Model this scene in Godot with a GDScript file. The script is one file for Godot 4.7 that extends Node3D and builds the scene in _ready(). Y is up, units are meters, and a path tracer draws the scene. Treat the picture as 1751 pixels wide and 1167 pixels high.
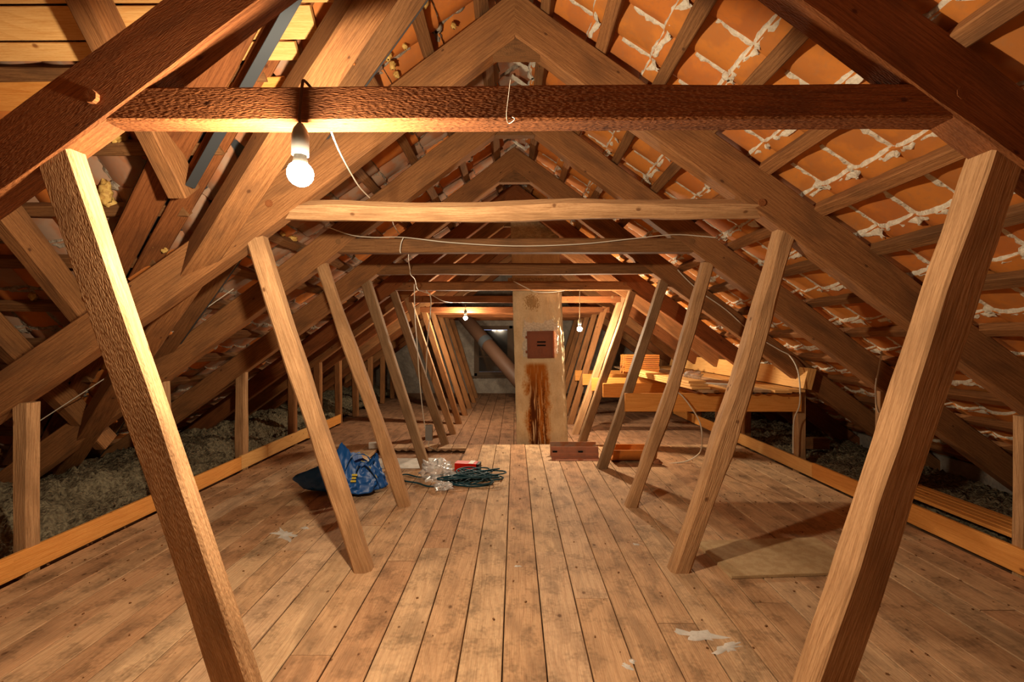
extends Node3D
# An old attic: eleven collar-beam trusses, clay tiles bedded in lime mortar, a plank floor, three bare bulbs.
# Metres, y up; the camera stands at the origin at 1.2 m and looks along -z. "depth" below means -z.

const FOCAL := 778.0
const ROOF := 0.74            # slope of both main roof planes
const RIDGE := 2.98           # height where the rafters' upper edges meet
const CROSS := 1.153          # slope of the cross gable
const CROSS_RIDGE := 2.95
const CROSS_AT := 1.343       # depth of the cross gable's ridge

const ORD := ["first", "second", "third", "fourth", "fifth", "sixth", "seventh", "eighth", "ninth"]

var mat := {}
var rng := RandomNumberGenerator.new()
var wob := FastNoiseLite.new()
var fine := FastNoiseLite.new()
var used := {}


class Geo:
	var v := PackedVector3Array()
	var n := PackedVector3Array()
	var t := PackedVector2Array()

	func tri(a: Vector3, b: Vector3, c: Vector3, na: Vector3, nb: Vector3, nc: Vector3, ua: Vector2, ub: Vector2, uc: Vector2) -> void:
		if (b - a).cross(c - a).dot(na + nb + nc) > 0.0:
			v.append(a); v.append(c); v.append(b)
			n.append(na); n.append(nc); n.append(nb)
			t.append(ua); t.append(uc); t.append(ub)
		else:
			v.append(a); v.append(b); v.append(c)
			n.append(na); n.append(nb); n.append(nc)
			t.append(ua); t.append(ub); t.append(uc)

	func quad(a: Vector3, b: Vector3, c: Vector3, d: Vector3, nn: Vector3, ua := Vector2(0, 0), ub := Vector2(1, 0), uc := Vector2(1, 1), ud := Vector2(0, 1)) -> void:
		tri(a, b, c, nn, nn, nn, ua, ub, uc)
		tri(a, c, d, nn, nn, nn, ua, uc, ud)

	func box(at: Vector3, size: Vector3, basis := Basis()) -> void:
		for ax in 3:
			for s in [-1.0, 1.0]:
				var nn := Vector3.ZERO; nn[ax] = s
				var p := Vector3.ZERO; p[(ax + 1) % 3] = 0.5
				var q := Vector3.ZERO; q[(ax + 2) % 3] = 0.5
				var o: Vector3 = nn * 0.5
				var c := []
				for k in [[-1, -1], [1, -1], [1, 1], [-1, 1]]:
					var w: Vector3 = o + p * k[0] + q * k[1]
					c.append(at + basis * (w * size))
				var l1: float = size[(ax + 1) % 3]
				var l2: float = size[(ax + 2) % 3]
				if l1 > l2:
					quad(c[0], c[1], c[2], c[3], basis * nn, Vector2(0, 0), Vector2(0, l1 / 2.0), Vector2(l2 / 0.5, l1 / 2.0), Vector2(l2 / 0.5, 0))
				else:
					quad(c[0], c[1], c[2], c[3], basis * nn, Vector2(0, 0), Vector2(l1 / 0.5, 0), Vector2(l1 / 0.5, l2 / 2.0), Vector2(0, l2 / 2.0))

	# a grid of nu x nv points with smooth normals; wrapped round in u if asked
	func grid(p: PackedVector3Array, nu: int, nv: int, wrap := false, flip := 1.0, us := 1.0, vs := 1.0) -> void:
		var nm := PackedVector3Array()
		nm.resize(p.size())
		for j in nv:
			for i in nu:
				var i0 := (i - 1 + nu) % nu if wrap else maxi(i - 1, 0)
				var i1 := (i + 1) % nu if wrap else mini(i + 1, nu - 1)
				var j0 := maxi(j - 1, 0)
				var j1 := mini(j + 1, nv - 1)
				var c := (p[j * nu + i1] - p[j * nu + i0]).cross(p[j1 * nu + i] - p[j0 * nu + i])
				nm[j * nu + i] = c.normalized() * flip if c.length_squared() > 1e-16 else Vector3.UP
		var last := nu if wrap else nu - 1
		for j in nv - 1:
			for i in last:
				var k := (i + 1) % nu
				var a := j * nu + i
				var b := j * nu + k
				var c2 := (j + 1) * nu + k
				var d := (j + 1) * nu + i
				var u0 := float(i) / last * us
				var u1 := float(i + 1) / last * us
				var v0 := float(j) / (nv - 1) * vs
				var v1 := float(j + 1) / (nv - 1) * vs
				tri(p[a], p[b], p[c2], nm[a], nm[b], nm[c2], Vector2(u0, v0), Vector2(u1, v0), Vector2(u1, v1))
				tri(p[a], p[c2], p[d], nm[a], nm[c2], nm[d], Vector2(u0, v0), Vector2(u1, v1), Vector2(u0, v1))

	func mesh() -> ArrayMesh:
		var a := []
		a.resize(Mesh.ARRAY_MAX)
		a[Mesh.ARRAY_VERTEX] = v
		a[Mesh.ARRAY_NORMAL] = n
		a[Mesh.ARRAY_TEX_UV] = t
		var m := ArrayMesh.new()
		m.add_surface_from_arrays(Mesh.PRIMITIVE_TRIANGLES, a)
		return m


# ---------------------------------------------------------------- helpers

# the point that shows at a pixel of the 1751 x 1167 frame when it lies at this depth
func at(px: float, py: float, depth: float) -> Vector3:
	return Vector3((px - 880.0) * depth / FOCAL, 1.2 - (py - 580.0) * depth / FOCAL, -depth)

func numbered(called: String) -> String:
	var k: int = used.get(called, 0)
	used[called] = k + 1
	return called if k == 0 else "%s_%03d" % [called, k]

func tag(o: Node3D, label: String, category: String, group := "") -> Node3D:
	o.set_meta("label", label)
	o.set_meta("category", category)
	if group:
		o.set_meta("group", group)
	return o

func thing(called: String, label: String, category: String, where := Vector3.ZERO, group := "") -> Node3D:
	var o := Node3D.new()
	o.name = numbered(called)
	add_child(o, true)
	o.position = where
	return tag(o, label, category, group)

func part(called: String, m: Mesh, material: Material, parent: Node3D = self) -> MeshInstance3D:
	var o := MeshInstance3D.new()
	o.name = numbered(called) if parent == self else called
	o.mesh = m
	o.material_override = material
	o.cast_shadow = GeometryInstance3D.SHADOW_CASTING_SETTING_ON
	parent.add_child(o, true)
	return o

func structure(called: String) -> Node3D:
	var o := Node3D.new()
	o.name = called
	add_child(o, true)
	o.set_meta("kind", "structure")
	var about := {"floor": "plank floor of worn tan boards with an older lower part behind", "ceiling_right": "orange clay tiles bedded in white mortar on battens above the platform", "ceiling_left": "dusty clay tiles on grey battens above the insulation heap", "ceiling_dormer": "side gable roof with pale boards, valley timbers and foam blobs", "wall_back": "grey plastered gable wall round the window", "wall_front": "plastered gable wall opposite the window", "wall_left": "low eaves wall behind the insulation heap", "wall_right": "low eaves wall behind the platform", "window_1": "dark framed window with dusty panes in the gable wall", "baseboard_left": "low pine kerb boards between floor and insulation heap", "baseboard_right": "low pine kerb boards between floor and platform side eaves"}
	return tag(o, about[called], {"f": "floor", "c": "ceiling", "b": "baseboard"}.get(called[0], "window" if called.begins_with("win") else "wall"))

# a timber: a chamfered section swept along points; side = direction of its width w, h its height across
func sweep(pts: Array, side: Vector3, h: float, w: float, o := {}) -> ArrayMesh:
	var g := Geo.new()
	sweep_into(g, pts, side, h, w, o)
	return g.mesh()

func sweep_into(g: Geo, pts: Array, side: Vector3, h: float, w: float, o := {}) -> void:
	var ch: float = o.get("ch", 0.006)
	var wb: float = o.get("wob", 0.0)
	var seg: float = o.get("seg", 0.14)
	var taper: float = o.get("taper", 1.0)
	var sd: float = o.get("seed", rng.randf() * 500.0)
	var u0 := rng.randf()
	var v0 := rng.randf()
	var wane: Array = o.get("wane", [ch, ch, ch, ch])
	# resample
	var path := [pts[0]]
	for k in pts.size() - 1:
		var a: Vector3 = pts[k]
		var b: Vector3 = pts[k + 1]
		var steps := maxi(1, int(ceil(a.distance_to(b) / seg))) if wb > 0.0 else 1
		for s in steps:
			path.append(a.lerp(b, float(s + 1) / steps))
	var rings := []
	var norms := []
	var lens := [0.0]
	var total := 0.0
	for k in path.size():
		if k > 0:
			total += path[k].distance_to(path[k - 1])
			lens.append(total)
	for k in path.size():
		var p0: Vector3 = path[maxi(k - 1, 0)]
		var p1: Vector3 = path[mini(k + 1, path.size() - 1)]
		var tg := (p1 - p0).normalized()
		var nn := side.cross(tg).normalized()
		var sv := tg.cross(nn).normalized()
		var f: float = lerpf(1.0, taper, lens[k] / maxf(total, 0.001))
		var a := h * 0.5 * f
		var b := w * 0.5 * f
		if wb > 0.0:
			a += wob.get_noise_2d(lens[k] * 3.0, sd) * wb
			b += wob.get_noise_2d(lens[k] * 3.0, sd + 40.0) * wb
		var c0: Vector3 = path[k]
		if wb > 0.0:
			c0 += nn * wob.get_noise_2d(lens[k] * 1.6, sd + 90.0) * wb * 1.2
		var sec := [Vector2(a, b - wane[0]), Vector2(a - wane[0], b), Vector2(-a + wane[1], b), Vector2(-a, b - wane[1]), Vector2(-a, -b + wane[2]), Vector2(-a + wane[2], -b), Vector2(a - wane[3], -b), Vector2(a, -b + wane[3])]
		var ring := []
		for q in sec:
			var jit := 0.0
			if wb > 0.0:
				jit = fine.get_noise_3d(lens[k] * 6.0, q.x * 20.0 + sd, q.y * 20.0) * wb * 0.5
			var pt: Vector3 = c0 + nn * (q.x + jit) + sv * (q.y + jit)
			if k == 0 and o.has("cut0") and absf(tg.x) > 0.01:
				pt += tg * ((o.cut0 - pt.x) / tg.x)
			if k == path.size() - 1 and o.has("cut1y") and absf(tg.y) > 0.01:
				pt += tg * ((o.cut1y - pt.y) / tg.y)
			ring.append(pt)
		rings.append(ring)
		var nr := []
		for q in 8:
			var e: Vector2 = sec[(q + 1) % 8] - sec[q]
			var m2 := Vector2(-e.y, e.x).normalized() if e.length() > 1e-6 else Vector2(sec[q]).normalized()
			if m2.dot(sec[q] + sec[(q + 1) % 8]) < 0.0:
				m2 = -m2
			nr.append((nn * m2.x + sv * m2.y).normalized())
		norms.append(nr)
	var us := []
	var acc := 0.0
	for q in 9:
		us.append(u0 + acc / 0.5)
		acc += rings[0][q % 8].distance_to(rings[0][(q + 1) % 8])
	for k in rings.size() - 1:
		for q in 8:
			var r := (q + 1) % 8
			var va: float = v0 + lens[k] / 2.0
			var vb: float = v0 + lens[k + 1] / 2.0
			g.tri(rings[k][q], rings[k][r], rings[k + 1][r], norms[k][q], norms[k][q], norms[k + 1][q], Vector2(us[q], va), Vector2(us[q + 1], va), Vector2(us[q + 1], vb))
			g.tri(rings[k][q], rings[k + 1][r], rings[k + 1][q], norms[k][q], norms[k + 1][q], norms[k + 1][q], Vector2(us[q], va), Vector2(us[q + 1], vb), Vector2(us[q], vb))
	for e in 2:
		var ring: Array = rings[0] if e == 0 else rings[-1]
		var tg2: Vector3 = (path[0] - path[1]).normalized() if e == 0 else (path[-1] - path[-2]).normalized()
		var mid := Vector3.ZERO
		for p in ring:
			mid += p / 8.0
		for q in 8:
			var r := (q + 1) % 8
			g.tri(mid, ring[q], ring[r], tg2, tg2, tg2, Vector2(u0, v0), Vector2(u0 + ring[q].distance_to(mid) * 2.0, v0), Vector2(u0, v0 + ring[r].distance_to(mid) * 0.5))

func tube_into(g: Geo, pts: Array, r: float, sides := 6, r1 := -1.0) -> void:
	var p := PackedVector3Array()
	var up := Vector3(0.31, 0.87, 0.39).normalized()
	for k in pts.size():
		var tg: Vector3 = (pts[mini(k + 1, pts.size() - 1)] - pts[maxi(k - 1, 0)]).normalized()
		var a := tg.cross(up)
		if a.length() < 0.05:
			a = tg.cross(Vector3.RIGHT)
		a = a.normalized()
		var b := a.cross(tg).normalized()
		up = b
		var rr := r if r1 < 0.0 else lerpf(r, r1, float(k) / (pts.size() - 1))
		for s in sides:
			var an := TAU * s / sides
			p.append(pts[k] + (a * cos(an) + b * sin(an)) * rr)
	g.grid(p, sides, pts.size(), true, tube_flip(p, sides, pts))

func tube_flip(p: PackedVector3Array, sides: int, pts: Array) -> float:
	var c := (p[1] - p[sides - 1]).cross(p[sides] - p[0])
	return 1.0 if c.dot(p[0] - pts[0]) > 0.0 else -1.0

func tube(pts: Array, r: float, sides := 6, r1 := -1.0) -> ArrayMesh:
	var g := Geo.new()
	tube_into(g, pts, r, sides, r1)
	return g.mesh()

# a smooth curve through points
func curve(pts: Array, per := 6) -> Array:
	var out := []
	for k in pts.size() - 1:
		var a: Vector3 = pts[maxi(k - 1, 0)]
		var b: Vector3 = pts[k]
		var c: Vector3 = pts[k + 1]
		var d: Vector3 = pts[mini(k + 2, pts.size() - 1)]
		for s in per:
			out.append(b.cubic_interpolate(c, a, d, float(s) / per))
	out.append(pts[-1])
	return out

# a turned shape round the y axis; profile = (radius, height)
func lathe(profile: Array, sides := 20) -> ArrayMesh:
	var g := Geo.new()
	var p := PackedVector3Array()
	for q in profile:
		for s in sides:
			var an := TAU * s / sides
			p.append(Vector3(cos(an) * maxf(q.x, 0.0002), q.y, sin(an) * maxf(q.x, 0.0002)))
	var rising: float = profile[-1].y - profile[0].y
	g.grid(p, sides, profile.size(), true, -1.0 if rising > 0.0 else 1.0)
	return g.mesh()

func blob_into(g: Geo, c: Vector3, r: Vector3, rough: float, sd: float, nu := 10, nv := 7, fr := 2.0) -> void:
	var p := PackedVector3Array()
	for j in nv:
		var th := PI * j / (nv - 1)
		for i in nu:
			var ph := TAU * i / nu
			var d := Vector3(sin(th) * cos(ph), cos(th), sin(th) * sin(ph))
			var k := 1.0 + fine.get_noise_3d(d.x * fr + sd, d.y * fr + sd * 0.7, d.z * fr) * rough
			p.append(c + d * r * k)
	g.grid(p, nu, nv, true, 1.0)

func plank(called: String, a: Vector3, b: Vector3, side: Vector3, thick: float, wide: float, material: Material, parent: Node3D, o := {}) -> MeshInstance3D:
	return part(called, sweep([a, b], side, thick, wide, o), material, parent)


# ---------------------------------------------------------------- materials

func noise_bytes(sd: int, w: int, h: int, fr: float, octaves: int, to_w: int, to_h: int) -> PackedByteArray:
	var f := FastNoiseLite.new()
	f.seed = sd
	f.noise_type = FastNoiseLite.TYPE_SIMPLEX_SMOOTH
	f.frequency = fr
	f.fractal_octaves = octaves
	var im := f.get_seamless_image(w, h, false, false, 0.2, true)
	im.convert(Image.FORMAT_L8)
	if w != to_w or h != to_h:
		im.resize(to_w, to_h, Image.INTERPOLATE_CUBIC)
	return im.get_data()

# sawn softwood: growth rings that bend round knots, fibres, blotches; grain runs along v
func wood_image(sd: int, light: Color, dark: Color, knot: Color, stain: Color, rings: int, knots: int, stain_amount: float, W := 384, H := 1024) -> Image:
	var warp := noise_bytes(sd, 64, 64, 0.022, 2, W, H)
	var fib := noise_bytes(sd + 1, W, 48, 0.22, 3, W, H)
	var blot := noise_bytes(sd + 2, 128, 192, 0.022, 5, W, H)
	var speck := noise_bytes(sd + 3, W, H / 4, 0.30, 2, W, H)
	var bend := PackedFloat32Array(); bend.resize(W * H)
	var kn := PackedFloat32Array(); kn.resize(W * H)
	var r := RandomNumberGenerator.new()
	r.seed = sd
	for q in knots:
		var cx := r.randi_range(0, W - 1)
		var cy := r.randi_range(0, H - 1)
		var rad := r.randf_range(4.5, 9.5)
		var reach := int(rad * 5.0)
		for dy in range(-reach, reach + 1):
			for dx in range(-int(reach * 0.6), int(reach * 0.6) + 1):
				var d := sqrt(dx * dx + dy * dy * 1.1)
				var i := posmod(cy + dy, H) * W + posmod(cx + dx, W)
				bend[i] += exp(-d / rad) * 1.3 * signf(dx + 0.5)
				if d < rad:
					kn[i] = maxf(kn[i], clampf((rad - d) / rad * 1.8, 0.0, 1.0))
	var out := PackedByteArray(); out.resize(W * H * 3)
	for y in H:
		var row := y * W
		for x in W:
			var i := row + x
			var gq: float = float(x) / W * rings + warp[i] * 0.014 + bend[i]
			var f := gq - floorf(gq)
			var tt := f * f * 0.30 + (fib[i] - 80) * 0.0034 + (speck[i] - 128) * 0.0016
			tt = clampf(tt, 0.0, 1.0)
			var st := clampf((blot[i] - 120) * 0.0085, 0.0, 1.0) * stain_amount
			var k: float = kn[i] * 0.7
			var cr := light.r + (dark.r - light.r) * tt
			var cg := light.g + (dark.g - light.g) * tt
			var cb := light.b + (dark.b - light.b) * tt
			cr += (stain.r - cr) * st
			cg += (stain.g - cg) * st
			cb += (stain.b - cb) * st
			cr += (knot.r - cr) * k
			cg += (knot.g - cg) * k
			cb += (knot.b - cb) * k
			out[i * 3] = int(cr * 255.0)
			out[i * 3 + 1] = int(cg * 255.0)
			out[i * 3 + 2] = int(cb * 255.0)
	return Image.create_from_data(W, H, false, Image.FORMAT_RGB8, out)

# two colours mottled by noise
func mottle_image(sd: int, a: Color, b: Color, c: Color, fr: float, size := 256) -> Image:
	var n1 := noise_bytes(sd, size, size, fr, 5, size, size)
	var n2 := noise_bytes(sd + 7, size, size, fr * 6.0, 3, size, size)
	var out := PackedByteArray(); out.resize(size * size * 3)
	for i in size * size:
		var t1 := smoothstep(0.35, 0.65, n1[i] / 255.0)
		var t2: float = clampf((n2[i] - 140) / 115.0, 0.0, 1.0) * 0.6
		var q := a.lerp(b, t1).lerp(c, t2)
		out[i * 3] = int(q.r * 255.0)
		out[i * 3 + 1] = int(q.g * 255.0)
		out[i * 3 + 2] = int(q.b * 255.0)
	return Image.create_from_data(size, size, false, Image.FORMAT_RGB8, out)

# trodden-in dirt: irregular dark scuffs and pale dust with a grain of their own
func dirt_image(sd: int, size := 768) -> Image:
	var n1 := noise_bytes(sd, size, size, 0.006, 6, size, size)
	var n2 := noise_bytes(sd + 4, size, size, 0.12, 4, size, size)
	var n3 := noise_bytes(sd + 9, size, size, 0.018, 6, size, size)
	var out := PackedByteArray(); out.resize(size * size * 3)
	for i in size * size:
		var a: float = clampf((n1[i] + n2[i] * 0.35 - 150) / 110.0, 0.0, 1.0)
		var b: float = clampf((n3[i] + n2[i] * 0.4 - 190) / 80.0, 0.0, 1.0)
		var v := 1.0 - 0.10 * a - 0.15 * b
		out[i * 3] = int(v * 255.0)
		out[i * 3 + 1] = int((v - 0.01 * a) * 255.0)
		out[i * 3 + 2] = int((v - 0.02 * a) * 255.0)
	return Image.create_from_data(size, size, false, Image.FORMAT_RGB8, out)

func normal_from(sd: int, w: int, h: int, fr: float, to_w: int, to_h: int, strength: float) -> ImageTexture:
	var im := Image.create_from_data(to_w, to_h, false, Image.FORMAT_L8, noise_bytes(sd, w, h, fr, 4, to_w, to_h))
	im.convert(Image.FORMAT_RGBA8)
	im.bump_map_to_normal_map(strength)
	return ImageTexture.create_from_image(im)

func material(called: String, color: Color, tex: Image = null, rough := 0.85, normal: Texture2D = null, normal_scale := 1.0) -> StandardMaterial3D:
	var m := StandardMaterial3D.new()
	m.resource_name = called
	m.albedo_color = color
	if tex:
		m.albedo_texture = ImageTexture.create_from_image(tex)
	m.roughness = rough
	m.metallic_specular = 0.3
	if normal:
		m.normal_enabled = true
		m.normal_texture = normal
		m.normal_scale = normal_scale
	mat[called] = m
	return m

func triplanar(m: StandardMaterial3D, scale: float, world := true) -> void:
	m.uv1_triplanar = true
	m.uv1_world_triplanar = world
	m.uv1_scale = Vector3.ONE * scale
	m.uv1_triplanar_sharpness = 4.0

func variant(called: String, base: String, color: Color) -> void:
	var m: StandardMaterial3D = mat[base].duplicate()
	m.resource_name = called
	m.albedo_color = color
	mat[called] = m

func make_materials() -> void:
	var grain := normal_from(3, 384, 64, 0.20, 384, 768, 2.0)
	var saw := normal_from(9, 512, 400, 0.22, 512, 1024, 4.0)
	material("old_timber", Color(1, 1, 1), wood_image(11, Color(0.60, 0.415, 0.255), Color(0.39, 0.24, 0.13), Color(0.27, 0.16, 0.09), Color(0.38, 0.26, 0.17), 24, 6, 0.65), 0.8, grain, 0.6)
	variant("old_timber_grey", "old_timber", Color(0.86, 0.88, 0.90))
	variant("old_timber_red", "old_timber", Color(0.90, 0.80, 0.74))
	mat["rough_timber"] = mat.old_timber.duplicate()
	mat.rough_timber.resource_name = "rough_timber"
	mat.rough_timber.albedo_color = Color(0.92, 0.82, 0.76)
	mat.rough_timber.normal_texture = saw
	mat.rough_timber.normal_scale = 0.42
	mat["rough_post"] = null
	material("post_timber", Color(1, 1, 1), wood_image(21, Color(0.72, 0.56, 0.40), Color(0.51, 0.36, 0.23), Color(0.34, 0.21, 0.12), Color(0.50, 0.37, 0.25), 20, 7, 0.55), 0.8, grain, 0.7)
	mat.rough_post = mat.post_timber.duplicate()
	mat.rough_post.resource_name = "rough_post"
	mat.rough_post.normal_texture = saw
	mat.rough_post.normal_scale = 0.38
	variant("post_timber_grey", "post_timber", Color(0.80, 0.82, 0.84))
	material("new_pine", Color(1, 1, 1), wood_image(31, Color(0.90, 0.71, 0.45), Color(0.78, 0.54, 0.28), Color(0.46, 0.26, 0.12), Color(0.80, 0.60, 0.36), 16, 7, 0.35), 0.6, grain, 0.3)
	variant("new_pine_orange", "new_pine", Color(0.97, 0.86, 0.72))
	material("floor_board", Color(1, 1, 1), wood_image(41, Color(0.79, 0.655, 0.515), Color(0.63, 0.49, 0.37), Color(0.34, 0.23, 0.15), Color(0.50, 0.40, 0.31), 14, 7, 0.55, 384, 1024), 0.75, grain, 0.4)
	var dirt := ImageTexture.create_from_image(dirt_image(81))
	mat.floor_board.detail_enabled = true
	mat.floor_board.detail_blend_mode = BaseMaterial3D.BLEND_MODE_MUL
	mat.floor_board.detail_albedo = dirt
	mat.floor_board.detail_uv_layer = BaseMaterial3D.DETAIL_UV_2
	mat.floor_board.uv2_triplanar = true
	mat.floor_board.uv2_world_triplanar = true
	mat.floor_board.uv2_scale = Vector3.ONE * 0.45
	variant("floor_board_pale", "floor_board", Color(1.0, 1.0, 0.98))
	variant("floor_board_brown", "floor_board", Color(0.93, 0.87, 0.82))
	variant("floor_board_mid", "floor_board", Color(0.97, 0.94, 0.90))
	variant("old_floor_board", "floor_board", Color(0.78, 0.72, 0.70))
	triplanar(material("clay", Color(1, 1, 1), mottle_image(51, Color(0.76, 0.475, 0.21), Color(0.68, 0.425, 0.21), Color(0.63, 0.44, 0.29), 0.012), 0.75), 1.7)
	variant("clay_pink", "clay", Color(1.0, 0.96, 0.98))
	triplanar(material("clay_pale", Color(1, 1, 1), mottle_image(57, Color(0.68, 0.45, 0.35), Color(0.62, 0.42, 0.33), Color(0.56, 0.42, 0.36), 0.014), 0.85), 1.5)
	triplanar(material("clay_dusty", Color(1, 1, 1), mottle_image(55, Color(0.62, 0.40, 0.27), Color(0.60, 0.49, 0.41), Color(0.54, 0.46, 0.40), 0.014), 0.85), 1.5)
	var lump := normal_from(61, 256, 256, 0.05, 256, 256, 6.0)
	triplanar(material("mortar", Color(1, 1, 1), mottle_image(62, Color(0.84, 0.81, 0.74), Color(0.76, 0.72, 0.65), Color(0.64, 0.59, 0.52), 0.03), 0.95, lump, 0.8), 4.0)
	triplanar(material("mortar_grey", Color(0.86, 0.84, 0.82), mottle_image(63, Color(0.70, 0.66, 0.60), Color(0.58, 0.53, 0.48), Color(0.48, 0.43, 0.38), 0.03), 0.95, lump, 0.8), 4.0)
	triplanar(material("plaster", Color(1, 1, 1), mottle_image(64, Color(0.72, 0.65, 0.52), Color(0.66, 0.58, 0.46), Color(0.56, 0.48, 0.37), 0.02), 0.95, lump, 0.9), 1.6)
	triplanar(material("wall_plaster", Color(1, 1, 1), mottle_image(65, Color(0.60, 0.56, 0.51), Color(0.54, 0.50, 0.46), Color(0.46, 0.42, 0.38), 0.02), 0.95, lump, 0.4), 0.9)
	triplanar(material("foam", Color(1, 1, 1), mottle_image(66, Color(0.78, 0.64, 0.36), Color(0.66, 0.50, 0.26), Color(0.82, 0.72, 0.46), 0.03), 0.6), 6.0)
	triplanar(material("fibre", Color(1, 1, 1), mottle_image(67, Color(0.50, 0.46, 0.37), Color(0.38, 0.34, 0.27), Color(0.62, 0.58, 0.48), 0.05), 1.0, lump, 1.2), 2.5)
	triplanar(material("board_panel", Color(1, 1, 1), mottle_image(68, Color(0.70, 0.60, 0.45), Color(0.66, 0.55, 0.40), Color(0.58, 0.47, 0.34), 0.03), 0.8), 2.0)
	triplanar(material("gypsum", Color(1, 1, 1), mottle_image(69, Color(0.78, 0.76, 0.73), Color(0.72, 0.70, 0.67), Color(0.64, 0.61, 0.57), 0.02), 0.8), 2.0)
	material("cable_white", Color(0.80, 0.77, 0.71), null, 0.5)
	material("cable_brown", Color(0.30, 0.18, 0.11), null, 0.5)
	material("cable_teal", Color(0.10, 0.24, 0.28), null, 0.45)
	material("cable_black", Color(0.07, 0.06, 0.06), null, 0.5)
	material("socket_grey", Color(0.52, 0.51, 0.49), null, 0.45)
	material("zinc", Color(0.30, 0.32, 0.34), null, 0.45)
	mat.zinc.metallic = 0.6
	material("iron_door", Color(0.50, 0.31, 0.23), null, 0.7, lump, 0.3)
	material("rust_pipe", Color(0.24, 0.165, 0.12), null, 0.6)
	material("gap_shade", Color(0.05, 0.04, 0.035), null, 0.9)  # near-black colour standing for the shade inside slots and notches
	var tarp := material("tarpaulin", Color(0.015, 0.30, 0.58), null, 0.42)
	tarp.metallic_specular = 0.5
	material("print_yellow", Color(0.78, 0.70, 0.26), null, 0.4)
	material("print_red", Color(0.78, 0.10, 0.03), null, 0.4)
	material("print_white", Color(0.82, 0.80, 0.76), null, 0.4)
	var film := material("clear_film", Color(0.95, 0.95, 0.95, 0.30), null, 0.12)
	film.transparency = BaseMaterial3D.TRANSPARENCY_ALPHA
	film.metallic_specular = 0.6
	film.cull_mode = BaseMaterial3D.CULL_DISABLED
	var pane := material("dusty_glass", Color(0.20, 0.19, 0.18), null, 0.06)
	pane.metallic_specular = 0.6
	material("frame_paint", Color(0.36, 0.29, 0.23), null, 0.7)
	var bulb := material("lit_bulb", Color(1, 0.96, 0.88), null, 0.3)
	bulb.emission_enabled = true
	bulb.emission = Color(1.0, 0.90, 0.74)
	bulb.emission_energy_multiplier = 30.0


# ---------------------------------------------------------------- the scene

func _ready() -> void:
	rng.seed = 20240611
	wob.seed = 5; wob.frequency = 0.35; wob.fractal_octaves = 2
	fine.seed = 8; fine.frequency = 0.55; fine.fractal_octaves = 3
	camera_and_light()
	make_materials()
	make_floor()
	make_walls()
	make_roof()
	make_trusses()
	make_eaves()
	make_chimney()
	make_lamps()
	make_platform()
	make_floor_things()
	make_cables()

func camera_and_light() -> void:
	var cam := Camera3D.new()
	cam.name = "camera"
	cam.position = Vector3(0, 1.2, 0)
	cam.rotation = Vector3(-0.0045, 0.0058, 0)
	cam.fov = 73.74
	cam.near = 0.05
	cam.far = 60.0
	add_child(cam)
	cam.current = true
	var env := Environment.new()
	env.background_mode = Environment.BG_SKY
	var sky := Sky.new()
	var air := ProceduralSkyMaterial.new()
	air.sky_top_color = Color(0.52, 0.58, 0.78)
	air.sky_horizon_color = Color(0.62, 0.66, 0.82)
	air.ground_bottom_color = Color(0.20, 0.19, 0.19)
	air.ground_horizon_color = Color(0.30, 0.30, 0.33)
	air.sun_angle_max = 0.0
	sky.sky_material = air
	env.sky = sky
	env.background_energy_multiplier = 1.0
	env.tonemap_mode = Environment.TONE_MAPPER_LINEAR
	env.tonemap_exposure = 3.4
	env.sdfgi_enabled = true
	env.ssao_enabled = true
	env.ssil_enabled = true
	var we := WorldEnvironment.new()
	we.name = "environment"
	we.environment = env
	add_child(we)

# ---------------------------------------------------------------- floor

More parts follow.
